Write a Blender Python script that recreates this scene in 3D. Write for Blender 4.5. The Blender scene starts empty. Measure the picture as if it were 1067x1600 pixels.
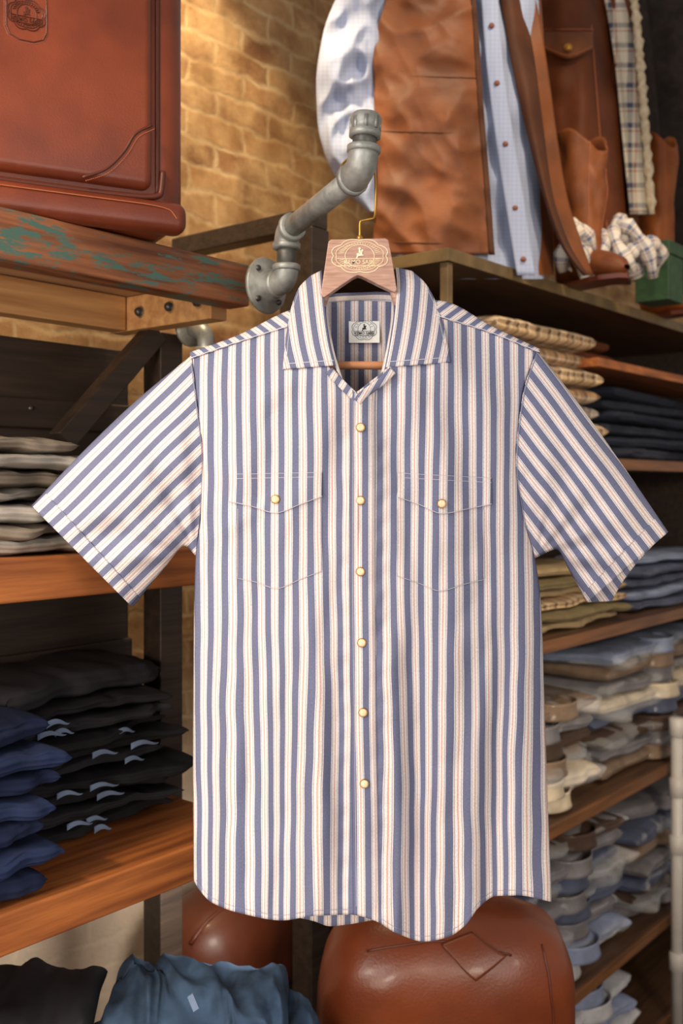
import bpy, bmesh, math, random
import numpy as np
from mathutils import Vector, Matrix, noise
random.seed(7)
scene=bpy.context.scene
C=scene.collection
pi=math.pi; sin=math.sin; cos=math.cos
EYE=1.75; HOR=760.0; FL=1600.0; D=1.6
Z=Vector((0,0,1))
def P(px,py,Y):
    d=Y+D
    return Vector(((px-533.5)*d/FL, Y, EYE+(HOR-py)*d/FL))
U=Vector((.6355,.772,0)).normalized(); V=Vector((-U.y,U.x,0))
LF=Vector((-.172,.32,0)); RF=Vector((.239,.70,0))
def L(a,b,z): return LF+U*a+V*b+Z*z
def R(a,b,z): return RF+U*a+V*b+Z*z
def a_at(B,px,b):
    o=B+V*b; k=(px-533.5)/FL
    return (k*(o.y+D)-o.x)/(U.x-k*U.y)
def clamp(x,a=0.,b=1.): return max(a,min(b,x))
def sm(x): x=clamp(x); return x*x*(3-2*x)
def ip(pts):
    xs=[p[0] for p in pts]; ys=[p[1] for p in pts]; n=len(xs)
    ms=[]
    for i in range(n):
        if i==0: ms.append((ys[1]-ys[0])/(xs[1]-xs[0]))
        elif i==n-1: ms.append((ys[-1]-ys[-2])/(xs[-1]-xs[-2]))
        else:
            a=(ys[i]-ys[i-1])/(xs[i]-xs[i-1]); b=(ys[i+1]-ys[i])/(xs[i+1]-xs[i])
            ms.append(0 if a*b<=0 else 2*a*b/(a+b))
    def f(x):
        if x<=xs[0]: return ys[0]
        if x>=xs[-1]: return ys[-1]
        i=0
        while x>xs[i+1]: i+=1
        h=xs[i+1]-xs[i]; t=(x-xs[i])/h
        return (2*t**3-3*t*t+1)*ys[i]+(t**3-2*t*t+t)*h*ms[i]+(-2*t**3+3*t*t)*ys[i+1]+(t**3-t*t)*h*ms[i+1]
    return f
def path(pts,n):
    """resample polyline of tuples smoothly by parameter"""
    k=len(pts[0]); fs=[ip([(i,p[c]) for i,p in enumerate(pts)]) for c in range(k)]
    return [tuple(f((len(pts)-1)*j/n) for f in fs) for j in range(n+1)]
def S(r,g,b):
    def l(c):
        c/=255.
        return c/12.92 if c<=.04045 else ((c+.055)/1.055)**2.4
    return (l(r),l(g),l(b),1)

# ---------------------------------------------------------------- mesh builder
ORG={}
class MB:
    def __init__(s): s.v=[];s.f=[];s.uv=[]
    def add(s,co,uv=(0,0)): s.v.append(Vector(co)); s.uv.append(uv); return len(s.v)-1
    def grid(s,fn,nu,nv,cu=False,cv=False):
        b=len(s.v); wu=nu if cu else nu+1; wv=nv if cv else nv+1
        for j in range(wv):
            for i in range(wu):
                co,uv=fn(i/nu,j/nv); s.add(co,uv)
        for j in range(nv):
            for i in range(nu):
                i2=(i+1)%wu; j2=(j+1)%wv
                s.f.append((b+j*wu+i,b+j*wu+i2,b+j2*wu+i2,b+j2*wu+i))
    def tube(s,pts,r,n=8,caps=True,closed=False):
        pts=[Vector(p) for p in pts]; m=len(pts)
        rs=r if isinstance(r,(list,tuple)) else [r]*m
        ts=[]
        for i in range(m):
            if closed: t=pts[(i+1)%m]-pts[i-1]
            else: t=pts[min(i+1,m-1)]-pts[max(i-1,0)]
            ts.append(t.normalized())
        up=Vector((0,0,1)) if abs(ts[0].z)<.9 else Vector((1,0,0))
        nrm=ts[0].cross(up).normalized(); b=len(s.v); dist=0
        for i in range(m):
            nrm=(nrm-ts[i]*nrm.dot(ts[i])).normalized(); bi=ts[i].cross(nrm)
            if i: dist+=(pts[i]-pts[i-1]).length
            for k in range(n):
                a=2*pi*k/n
                s.add(pts[i]+(nrm*cos(a)+bi*sin(a))*rs[i],(k/n*.1,dist))
        for i in range(m if closed else m-1):
            i2=(i+1)%m
            for k in range(n):
                k2=(k+1)%n
                s.f.append((b+i*n+k,b+i*n+k2,b+i2*n+k2,b+i2*n+k))
        if caps and not closed:
            s.f.append(tuple(b+k for k in range(n))[::-1]); s.f.append(tuple(b+(m-1)*n+k for k in range(n)))
    def box(s,c,hx,hy,hz):
        c=Vector(c); b=len(s.v)
        for k in range(8):
            s.add(c+hx*(1 if k&1 else -1)+hy*(1 if k&2 else -1)+hz*(1 if k&4 else -1),((k&1)*.1,(k>>2)*.1))
        for f in ((0,2,3,1),(4,5,7,6),(0,1,5,4),(2,6,7,3),(0,4,6,2),(1,3,7,5)): s.f.append(tuple(b+i for i in f))
    def prism(s,poly,off):
        b=len(s.v); n=len(poly)
        for p in poly: s.add(p,(p[0],p[2]))
        for p in poly: s.add(Vector(p)+off,(p[0],p[2]))
        s.f.append(tuple(b+i for i in range(n))); s.f.append(tuple(b+n+i for i in range(n))[::-1])
        for i in range(n):
            j=(i+1)%n; s.f.append((b+i,b+n+i,b+n+j,b+j))
    def lathe(s,prof,o,axis,n=20):
        axis=axis.normalized(); up=Vector((1,0,0)) if abs(axis.x)<.8 else Vector((0,0,1))
        e1=axis.cross(up).normalized(); e2=axis.cross(e1); b=len(s.v)
        for r,h in prof:
            for k in range(n):
                a=2*pi*k/n; s.add(o+axis*h+(e1*cos(a)+e2*sin(a))*max(r,1e-5),(r*cos(a),r*sin(a)))
        for i in range(len(prof)-1):
            for k in range(n):
                k2=(k+1)%n; s.f.append((b+i*n+k,b+i*n+k2,b+(i+1)*n+k2,b+(i+1)*n+k))
    def build(s,name,mat,parent=None,smooth=True,solid=0,bevel=0,seg=3,sub=0,org=None,recalc=True,ang=None):
        o0=ORG[parent.name] if parent else (Vector(org) if org is not None else Vector((0,0,0)))
        me=bpy.data.meshes.new(name)
        me.from_pydata([v-o0 for v in s.v],[],s.f)
        uvl=me.uv_layers.new(name='UVMap')
        for lp in me.loops: uvl.data[lp.index].uv=s.uv[lp.vertex_index]
        if recalc:
            bm=bmesh.new(); bm.from_mesh(me); bmesh.ops.recalc_face_normals(bm,faces=bm.faces); bm.to_mesh(me); bm.free()
        me.polygons.foreach_set('use_smooth',[smooth]*len(me.polygons))
        me.materials.append(mat)
        ob=bpy.data.objects.new(name,me); C.objects.link(ob)
        if parent: ob.parent=parent
        else: ob.location=o0
        ORG[ob.name]=o0
        if bevel:
            md=ob.modifiers.new('bevel','BEVEL'); md.width=bevel; md.segments=seg; md.limit_method='ANGLE'; md.angle_limit=math.radians(40)
            if seg>3: me.polygons.foreach_set('use_smooth',[True]*len(me.polygons))
        if solid:
            md=ob.modifiers.new('thick','SOLIDIFY'); md.thickness=solid; md.offset=0
        if sub:
            md=ob.modifiers.new('sub','SUBSURF'); md.levels=sub; md.render_levels=sub
        return ob
def tag(o,label,cat,group=None):
    o['label']=label; o['category']=cat
    if group: o['group']=group
    return o
def E(name,loc,label,cat,group=None):
    o=bpy.data.objects.new(name,None); C.objects.link(o); o.location=loc; o.empty_display_size=.05
    ORG[o.name]=Vector(loc); return tag(o,label,cat,group)
def struct(o): o['kind']='structure'; return o
def text_into(m,body,size,c,ex,ey,ez,th=.0004):
    cu=bpy.data.curves.new('t','FONT'); cu.body=body; cu.size=size; cu.align_x='CENTER'; cu.align_y='CENTER'; cu.extrude=th; cu.offset=size*.006
    ob=bpy.data.objects.new('t',cu); C.objects.link(ob)
    dg=bpy.context.evaluated_depsgraph_get()
    me=bpy.data.meshes.new_from_object(ob.evaluated_get(dg))
    b=len(m.v)
    for v in me.vertices: m.add(c+ex*v.co.x+ey*v.co.y+ez*v.co.z,(0,0))
    for p in me.polygons: m.f.append(tuple(b+i for i in p.vertices))
    bpy.data.objects.remove(ob); bpy.data.curves.remove(cu); bpy.data.meshes.remove(me)
def emblem_into(m,c,ex,ey,ez,w,h,r,banner='KEMO SABE',strokes=34):
    n=96
    def ring(kx,ky,sc,rr):
        pts=[]
        for k in range(n):
            a=2*pi*k/n; q=1+sc*abs(sin(4*a))
            pts.append(c+ex*(w/2*kx*q*cos(a))+ey*(h/2*ky*q*sin(a)))
        m.tube(pts,rr,5,closed=True)
    ring(.90,.86,.12,r); ring(.80,.76,.06,r*.7); ring(.5,.62,0,r*.8)
    for k in range(strokes):
        a=2*pi*k/strokes
        if abs(sin(a))<.2: continue
        p0=c+ex*(w/2*.56*cos(a))+ey*(h/2*.68*sin(a)); p1=c+ex*(w/2*.74*cos(a+.06))+ey*(h/2*.73*sin(a+.06))
        m.tube([p0,p1],r*.8,4)
    k=h*.0115
    horse=[(-9,-10),(-7,-3),(-8,1),(-3,2),(0,0),(2,3),(3,9),(6,11),(9,9),(7,7),(6,3),(6,-1),(9,-3),(8,-5),(4,-4),(1,-5),(-3,-5),(-5,-8),(-6,-12)]
    rider=[(-2,2),(-3,7),(-2,11),(-5,13),(-3,14),(-1,16),(1,16),(2,14),(4,13),(1,11),(2,8),(4,6),(1,2)]
    for poly in (horse,rider):
        m.prism([c+ex*(x*k)+ey*((y+5)*k) for x,y in poly],ez*(r*.8))
    bw=w*.40; bh=h*.10; by=-h*.17
    m.tube([c+ex*(sx*bw)+ey*(by+sy*bh) for sx,sy in ((-1,-1),(1,-1),(1,1),(-1,1))],r*.8,4,closed=True)
    text_into(m,banner,h*.165,c+ey*by+ez*.0004,ex,ey,ez)

# ---------------------------------------------------------------- materials
def nt(name):
    m=bpy.data.materials.new(name); m.use_nodes=True
    t=m.node_tree; b=t.nodes['Principled BSDF']; return m,t,b
def mat(name,c1,c2=None,scale=20,rough=.8,metal=0,bump=0,bscale=200,coat=0,detail=4,rot=None,stretch=None,sheen=0,lo=.35,hi=.65,coord='Object',spec=.5):
    m,t,b=nt(name); N=t.nodes; K=t.links
    tc=N.new('ShaderNodeTexCoord'); src=tc.outputs[coord]
    if rot is not None:
        mp=N.new('ShaderNodeMapping'); mp.inputs['Rotation'].default_value=(0,0,rot); K.new(src,mp.inputs[0]); src=mp.outputs[0]
    if stretch:
        mp=N.new('ShaderNodeMapping'); mp.inputs['Scale'].default_value=stretch; K.new(src,mp.inputs[0]); src=mp.outputs[0]
    nz=N.new('ShaderNodeTexNoise'); nz.inputs['Scale'].default_value=scale; nz.inputs['Detail'].default_value=detail; K.new(src,nz.inputs[0])
    cr=N.new('ShaderNodeValToRGB'); cr.color_ramp.elements[0].position=lo; cr.color_ramp.elements[1].position=hi
    cr.color_ramp.elements[0].color=c1; cr.color_ramp.elements[1].color=c2 or c1
    K.new(nz.outputs[0],cr.inputs[0]); K.new(cr.outputs[0],b.inputs['Base Color'])
    b.inputs['Roughness'].default_value=rough; b.inputs['Metallic'].default_value=metal
    b.inputs['Coat Weight'].default_value=coat; b.inputs['Coat Roughness'].default_value=.15
    b.inputs['Sheen Weight'].default_value=sheen; b.inputs['Specular IOR Level'].default_value=spec
    if bump:
        n2=N.new('ShaderNodeTexNoise'); n2.inputs['Scale'].default_value=bscale; n2.inputs['Detail'].default_value=3; K.new(src,n2.inputs[0])
        bp=N.new('ShaderNodeBump'); bp.inputs['Strength'].default_value=bump; bp.inputs['Distance'].default_value=.003
        K.new(n2.outputs[0],bp.inputs['Height']); K.new(bp.outputs[0],b.inputs['Normal'])
    return m
def stripe_mat(name,stops,period,axis='X',rough=.85,wv=(.80,1.15)):
    m,t,b=nt(name); N=t.nodes; K=t.links
    tc=N.new('ShaderNodeTexCoord'); sp=N.new('ShaderNodeSeparateXYZ'); K.new(tc.outputs['UV'],sp.inputs[0])
    mu=N.new('ShaderNodeMath'); mu.operation='DIVIDE'; mu.inputs[1].default_value=period; K.new(sp.outputs[axis],mu.inputs[0])
    fr=N.new('ShaderNodeMath'); fr.operation='FRACT'; K.new(mu.outputs[0],fr.inputs[0])
    cr=N.new('ShaderNodeValToRGB'); cr.color_ramp.interpolation='CONSTANT'; els=cr.color_ramp.elements
    while len(els)<len(stops): els.new(.5)
    for e,(p,c) in zip(els,stops): e.position=p
    for e,(p,c) in zip(els,stops): e.position=p; e.color=c
    K.new(fr.outputs[0],cr.inputs[0])
    nz=N.new('ShaderNodeTexNoise'); nz.inputs['Scale'].default_value=1.; nz.inputs['Detail'].default_value=2
    mp=N.new('ShaderNodeMapping'); mp.inputs['Scale'].default_value=(1300,300,1) if axis=='X' else (300,1300,1); K.new(tc.outputs['UV'],mp.inputs[0]); K.new(mp.outputs[0],nz.inputs[0])
    mr=N.new('ShaderNodeMapRange'); mr.inputs[1].default_value=.3; mr.inputs[2].default_value=.7; mr.inputs[3].default_value=wv[0]; mr.inputs[4].default_value=wv[1]; K.new(nz.outputs[0],mr.inputs[0])
    mx=N.new('ShaderNodeMix'); mx.data_type='RGBA'; mx.blend_type='MULTIPLY'; mx.inputs[0].default_value=1
    K.new(cr.outputs[0],mx.inputs[6]); K.new(mr.outputs[0],mx.inputs[7]); K.new(mx.outputs[2],b.inputs['Base Color'])
    b.inputs['Roughness'].default_value=rough; b.inputs['Specular IOR Level'].default_value=.15
    return m
def plaid_mat(name,c0,c1,c2,p=.03):
    m,t,b=nt(name); N=t.nodes; K=t.links
    tc=N.new('ShaderNodeTexCoord'); sp=N.new('ShaderNodeSeparateXYZ'); K.new(tc.outputs['UV'],sp.inputs[0])
    prev=None
    for ax,ph in (('X',0.),('Y',.2)):
        mu=N.new('ShaderNodeMath'); mu.operation='MULTIPLY_ADD'; mu.inputs[1].default_value=1/p; mu.inputs[2].default_value=ph; K.new(sp.outputs[ax],mu.inputs[0])
        fr=N.new('ShaderNodeMath'); fr.operation='FRACT'; K.new(mu.outputs[0],fr.inputs[0])
        cr=N.new('ShaderNodeValToRGB'); cr.color_ramp.interpolation='CONSTANT'; e=cr.color_ramp.elements
        e.new(.5); e.new(.6); e.new(.75)
        for q,(pp,c) in zip(e,((0,c0),(.35,c1),(.6,c0),(.72,c2),(.8,c0))): q.position=pp; q.color=c
        K.new(fr.outputs[0],cr.inputs[0])
        if prev is None: prev=cr.outputs[0]
        else:
            mx=N.new('ShaderNodeMix'); mx.data_type='RGBA'; mx.inputs[0].default_value=.5; K.new(prev,mx.inputs[6]); K.new(cr.outputs[0],mx.inputs[7]); prev=mx.outputs[2]
    K.new(prev,b.inputs['Base Color']); b.inputs['Roughness'].default_value=.9
    return m
ANG=math.atan2(U.y,U.x)
def wood(name,c1,c2,sc=6,rough=.55,bump=.3): return mat(name,c1,c2,sc,rough,bump=bump,bscale=20,rot=-ANG,stretch=(.6,9,9),detail=6,lo=.3,hi=.7)
BLUE=S(112,116,146); WHITE=S(232,224,222); TB=S(164,165,186); OR=S(214,166,152)
ST=[(0,BLUE),(.45,WHITE),(.50,TB),(.545,WHITE),(.69,OR),(.755,WHITE),(.90,TB),(.945,WHITE)]
PER=.0220
stripe=stripe_mat('striped cotton',ST,PER)
stripe_h=stripe_mat('striped cotton across',[(0,BLUE),(.22,WHITE),(.55,TB),(.6,WHITE)],.028,'Y')
thread=mat('white thread',S(208,203,214),rough=.8)
threadb=mat('blue seam thread',S(134,136,164),rough=.9)
snapm=mat('cream pearl snap',S(232,214,172),S(240,226,192),60,.25,coat=.5)
brass=mat('brass',S(214,168,84),S(190,140,60),30,.3,metal=.8)
goldfoil=mat('gold foil',S(255,240,210),S(246,224,184),60,.4)
labelw=mat('woven white label',S(253,253,252),rough=.9,bump=.1,bscale=900)
inkblack=mat('black ink',S(22,22,26),rough=.8)
hangw=mat('greyed hanger wood',S(204,164,146),S(168,128,112),8,.4,stretch=(4,4,40),detail=6,lo=.3,hi=.7)
dowelw=mat('pale hanger dowel',S(226,160,116),S(210,140,96),20,.5)
galv=mat('galvanised iron',S(176,177,172),S(138,140,136),40,.45,metal=.4,bump=.15,bscale=150)
galvd=mat('dark pipe thread',S(110,108,102),S(84,82,78),60,.5,metal=.5)
boltm=mat('dark iron bolt',S(70,68,70),S(90,88,88),60,.4,metal=.6)
woodA=wood('orange plank wood',S(190,114,56),S(124,66,31))
woodB=wood('pale plank wood',S(220,170,114),S(178,126,78))
woodU=wood('grey brown plank wood',S(196,156,118),S(154,118,88))
woodD=wood('black stained wood',S(68,54,44),S(44,35,30),rough=.5)
woodS=wood('dark brown shelf wood',S(96,67,44),S(64,44,31),rough=.5)
woodE=wood('warm shelf edge wood',S(134,88,50),S(92,58,35),rough=.45)
leatherA=mat('reddish brown leather',S(136,62,34),S(108,46,25),7,.38,bump=.12,bscale=350,coat=.15)
leatherB=mat('cognac leather',S(118,55,26),S(88,38,18),5,.38,bump=.2,bscale=180,coat=.18)
leatherC=mat('dark cognac leather',S(92,42,21),S(70,30,16),6,.48,bump=.15,bscale=300,coat=.08)
leatherD=mat('leather piping dark',S(88,37,20),rough=.45)
stitchL=mat('leather stitch',S(176,98,60),rough=.7)
wax=mat('waxed brown canvas',S(132,74,35),S(90,48,22),8,.58,bump=.3,bscale=45,detail=7,lo=.3,hi=.7,spec=.4)
wax2=mat('russet suede cloth',S(112,57,26),S(80,39,18),8,.65,bump=.2,bscale=80,detail=6,lo=.3,hi=.7,spec=.3)
bootl=mat('worn boot leather',S(136,76,36),S(96,48,22),9,.55,bump=.2,bscale=90,spec=.35)
lining=mat('dark brown lining',S(84,46,24),S(66,35,18),10,.7,spec=.3)
chamb=plaid_mat('pale blue checked chambray',S(156,165,192),S(146,156,187),S(178,186,206),.011)
fleece=plaid_mat('plaid lining cloth',S(206,196,178),S(70,74,96),S(170,96,60),.05)
scarfm=plaid_mat('plaid scarf cloth',S(214,204,192),S(96,102,130),S(170,110,84),.035)
plaidA=plaid_mat('tan check shirting',S(206,174,132),S(92,66,54),S(240,228,210),.05)
plaidB=plaid_mat('brown check shirting',S(164,128,92),S(58,42,40),S(222,200,176),.06)
plaidC=plaid_mat('grey check shirting',S(150,138,128),S(66,60,66),S(196,186,176),.045)
def cloth(name,r,g,b,d=.82,coat=0,rough=.9): return mat(name,S(r,g,b),S(r*d,g*d,b*d),14,rough,bump=.2,bscale=90,coat=coat,spec=.25)
greyA=cloth('grey twill',150,143,134); greyB=cloth('light grey twill',168,162,155); greyC=cloth('taupe twill',140,128,115)
blackj=cloth('black denim',38,37,41); blackj2=cloth('charcoal denim',50,49,54)
navy=cloth('navy twill',27,37,68); navy2=cloth('royal navy twill',32,45,80)
paleb=cloth('pale blue lining',128,146,178)
denim=cloth('blue denim',64,86,114,d=.62); denimd=cloth('dark denim',44,50,66); jeans=cloth('dark indigo denim',52,56,70)
khaki=cloth('khaki cotton',182,158,120); olive=cloth('olive cotton',124,110,80); cream=cloth('cream cotton',220,204,178,coat=.3)
skyb=cloth('sky blue cotton',142,154,184,coat=.3); slate=cloth('slate blue cotton',86,93,118,coat=.3); taupe=cloth('taupe cotton',136,114,96,coat=.3)
gray2=cloth('mid grey cotton',124,121,126,coat=.3); dkbrown=cloth('dark brown cotton',78,60,50,coat=.2); whit=cloth('white cotton',206,206,210,coat=.3)
greent=mat('dark green box card',S(44,78,48),S(32,58,36),40,.6)
whitep=mat('white plastic pipe',S(210,206,200),S(196,190,184),10,.4)
steelo=mat('olive steel edge',S(116,94,60),S(90,72,45),20,.5)
feltd=mat('dark filler coat felt',S(54,44,40),S(40,33,30),30,.95)
tanl=mat('tan boot leather',S(160,88,36),S(126,64,25),10,.55,spec=.35)
plast,_t,_b=nt('clear plastic film'); _b.inputs['Base Color'].default_value=(.9,.92,.95,1); _b.inputs['Roughness'].default_value=.1; _b.inputs['Alpha'].default_value=.2; _b.inputs['Specular IOR Level'].default_value=1.; _b.inputs['Coat Weight'].default_value=1.
# chipped paint on the top plank
def chipped():
    m,t,b=nt('plank with chipped teal paint'); N=t.nodes; K=t.links
    tc=N.new('ShaderNodeTexCoord')
    r=N.new('ShaderNodeMapping'); r.inputs['Rotation'].default_value=(0,0,-ANG); K.new(tc.outputs['Object'],r.inputs[0])
    s1=N.new('ShaderNodeMapping'); s1.inputs['Scale'].default_value=(.8,9,12); K.new(r.outputs[0],s1.inputs[0])
    s2=N.new('ShaderNodeMapping'); s2.inputs['Scale'].default_value=(1.5,3,8); K.new(r.outputs[0],s2.inputs[0])
    n1=N.new('ShaderNodeTexNoise'); n1.inputs['Scale'].default_value=6; n1.inputs['Detail'].default_value=7; K.new(s1.outputs[0],n1.inputs[0])
    n2=N.new('ShaderNodeTexNoise'); n2.inputs['Scale'].default_value=9; n2.inputs['Detail'].default_value=10; n2.inputs['Roughness'].default_value=.75; K.new(s2.outputs[0],n2.inputs[0])
    c1=N.new('ShaderNodeValToRGB'); c1.color_ramp.elements[0].position=.3; c1.color_ramp.elements[1].position=.7
    c1.color_ramp.elements[0].color=S(176,110,70); c1.color_ramp.elements[1].color=S(102,58,36); K.new(n1.outputs[0],c1.inputs[0])
    c2=N.new('ShaderNodeValToRGB'); c2.color_ramp.elements[0].position=.515; c2.color_ramp.elements[1].position=.56; K.new(n2.outputs[0],c2.inputs[0])
    mx=N.new('ShaderNodeMix'); mx.data_type='RGBA'; K.new(c2.outputs[0],mx.inputs[0]); K.new(c1.outputs[0],mx.inputs[6]); mx.inputs[7].default_value=S(78,114,104)
    K.new(mx.outputs[2],b.inputs['Base Color']); b.inputs['Roughness'].default_value=.55
    bp=N.new('ShaderNodeBump'); bp.inputs['Strength'].default_value=.5; bp.inputs['Distance'].default_value=.003; K.new(n2.outputs[0],bp.inputs['Height']); K.new(bp.outputs[0],b.inputs['Normal'])
    return m
chip=chipped()
def brickmat():
    m,t,b=nt('old brick wall'); N=t.nodes; K=t.links
    tc=N.new('ShaderNodeTexCoord')
    nd=N.new('ShaderNodeTexNoise'); nd.inputs['Scale'].default_value=10; nd.inputs['Detail'].default_value=8; K.new(tc.outputs['UV'],nd.inputs[0])
    ad=N.new('ShaderNodeMix'); ad.data_type='RGBA'; ad.blend_type='LINEAR_LIGHT'; ad.inputs[0].default_value=.03; K.new(tc.outputs['UV'],ad.inputs[6]); K.new(nd.outputs['Color'],ad.inputs[7])
    br=N.new('ShaderNodeTexBrick'); br.inputs['Scale'].default_value=1; br.inputs['Brick Width'].default_value=.20; br.inputs['Row Height'].default_value=.068; br.inputs['Mortar Size'].default_value=.012
    br.inputs['Mortar Smooth'].default_value=1.; br.inputs['Bias'].default_value=0.
    br.inputs['Color1'].default_value=S(196,150,98); br.inputs['Color2'].default_value=S(150,102,64); br.inputs['Mortar'].default_value=S(214,184,140); K.new(ad.outputs[2],br.inputs[0])
    n1=N.new('ShaderNodeTexNoise'); n1.inputs['Scale'].default_value=5; n1.inputs['Detail'].default_value=12; n1.inputs['Roughness'].default_value=.78; K.new(tc.outputs['UV'],n1.inputs[0])
    cr=N.new('ShaderNodeValToRGB'); cr.color_ramp.elements[0].position=.40; cr.color_ramp.elements[1].position=.60; cr.color_ramp.elements[1].color=(.9,.9,.9,1); K.new(n1.outputs[0],cr.inputs[0])
    mx=N.new('ShaderNodeMix'); mx.data_type='RGBA'; K.new(cr.outputs[0],mx.inputs[0]); K.new(br.outputs[0],mx.inputs[6]); mx.inputs[7].default_value=S(206,168,118)
    n3=N.new('ShaderNodeTexNoise'); n3.inputs['Scale'].default_value=9; n3.inputs['Detail'].default_value=9; K.new(tc.outputs['UV'],n3.inputs[0])
    c3=N.new('ShaderNodeValToRGB'); c3.color_ramp.elements[0].position=.35; c3.color_ramp.elements[1].position=.58; c3.color_ramp.elements[0].color=(.58,.50,.42,1); c3.color_ramp.elements[1].color=(1,1,1,1); K.new(n3.outputs[0],c3.inputs[0])
    mz=N.new('ShaderNodeMix'); mz.data_type='RGBA'; mz.blend_type='MULTIPLY'; mz.inputs[0].default_value=1; K.new(mx.outputs[2],mz.inputs[6]); K.new(c3.outputs[0],mz.inputs[7])
    sp=N.new('ShaderNodeSeparateXYZ'); K.new(tc.outputs['UV'],sp.inputs[0])
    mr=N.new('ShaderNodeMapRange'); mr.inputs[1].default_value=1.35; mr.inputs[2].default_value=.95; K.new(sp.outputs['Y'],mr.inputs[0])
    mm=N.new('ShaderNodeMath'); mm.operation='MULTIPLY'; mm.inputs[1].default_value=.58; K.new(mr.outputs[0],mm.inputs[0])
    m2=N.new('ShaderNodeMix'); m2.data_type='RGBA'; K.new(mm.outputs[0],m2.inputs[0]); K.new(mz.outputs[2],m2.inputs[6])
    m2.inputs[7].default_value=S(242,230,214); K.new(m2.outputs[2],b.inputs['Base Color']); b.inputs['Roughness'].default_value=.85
    mh=N.new('ShaderNodeMath'); mh.operation='MULTIPLY_ADD'; mh.inputs[1].default_value=-.12; K.new(br.outputs['Fac'],mh.inputs[0]); K.new(n1.outputs[0],mh.inputs[2])
    bp=N.new('ShaderNodeBump'); bp.inputs['Strength'].default_value=.6; bp.inputs['Distance'].default_value=.012; K.new(mh.outputs[0],bp.inputs['Height']); K.new(bp.outputs[0],b.inputs['Normal'])
    return m
brick=brickmat()
floorm=wood('dark floor boards',S(90,62,42),S(60,40,28))

# ---------------------------------------------------------------- setting
WB=.62
m=MB(); m.grid(lambda a,b:(L(-3+8*a,WB,3.4*b),(-3+8*a,3.4*b)),8,4)
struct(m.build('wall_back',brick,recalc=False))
m=MB(); m.grid(lambda a,b:(Vector((-4+9*a,-4+9*b,0)),(0,0)),1,1); struct(m.build('floor',floorm,recalc=False))

# ---------------------------------------------------------------- left timber shelving
shel=E('timber_shelving',L(-.5,.2,0),'heavy reclaimed timber shelving with three thick plank shelves against brick wall','shelving')
def ubox(m,a0,a1,b0,b1,z0,z1,fn=L):
    m.box(fn((a0+a1)/2,(b0+b1)/2,(z0+z1)/2),U*((a1-a0)/2),V*((b1-b0)/2),Z*((z1-z0)/2))
T1,T2,T3=2.165,1.641,1.115
m=MB(); ubox(m,-1.3,0,0,.055,T1-.078,T1); o=m.build('shelf_board',chip,shel,False,bevel=.004); o['label']='worn plank edge with chipped teal paint'
m=MB(); ubox(m,-1.3,-.004,.056,.46,T1-.03,T1-.002); m.build('shelf_board',woodU,shel,False,bevel=.003)
m=MB(); ubox(m,-1.3,.03,0,.46,T2-.066,T2); m.build('shelf_board',woodA,shel,False,bevel=.004)
m=MB(); ubox(m,-1.3,.03,0,.46,T3-.064,T3); m.build('shelf_board',woodA,shel,False,bevel=.004)
m=MB(); ubox(m,-1.3,-.05,.30,.345,T1-.1,T1-.031); m.build('apron_rail',woodB,shel,False,bevel=.003)
m=MB(); ubox(m,-.047,-.004,.056,.36,T1-.1,T1-.031); cb=m.build('cross_rail',woodB,shel,False,bevel=.003)
for bb in (.09,.17,.26):
    m=MB(); m.lathe([(.0,.012),(.006,.011),(.009,.007),(.009,0),(.013,0),(.013,-.002)],L(-.047,bb,T1-.066),-U,10); m.build('bolt',boltm,cb)
pa=a_at(LF,266,.26)
m=MB(); ubox(m,pa-.03,pa+.03,.255,.31,0,T1-.1); m.build('post',woodD,shel,False,bevel=.003)
m=MB(); ubox(m,-1.2,-1.14,.255,.31,0,T1-.1); m.build('post',woodD,shel,False,bevel=.003)
m=MB(); ubox(m,-1.2,-1.14,.39,.45,0,T1-.03); m.build('post',woodD,shel,False,bevel=.003)
b0=.27; p0=L(a_at(LF,242,b0),b0,0); p1=L(a_at(LF,95,b0),b0,0)
q0=P(242,520,p0.y); q1=P(95,690,p1.y); dr=(q1-q0).normalized()
m=MB(); m.box((q0+q1)/2,(q1-q0)/2,dr.cross(V).normalized()*.022,V*.018); m.build('brace',woodD,shel,False,bevel=.003)
for (z0,z1) in ((T2+.005,T1-.12),(T3+.005,T2-.08)):
    m=MB(); ubox(m,-1.25,.06,.43,.455,z0-.003,z1); bd=m.build('back_panel',woodD,shel,False,bevel=.002)
    for zz in (z0+.06,(z0+z1)/2+.05):
        m=MB(); ubox(m,-1.25,.06,.415,.43,zz-.03,zz+.03); rl=m.build('rail',woodD,bd,False,bevel=.004)
        for k in range(6):
            m=MB(); m.lathe([(0,.005),(.004,.004),(.006,0)],L(-.45+k*.085,.415,zz+.01*(k%2)),-V,8); m.build('stud',boltm,bd)

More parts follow.
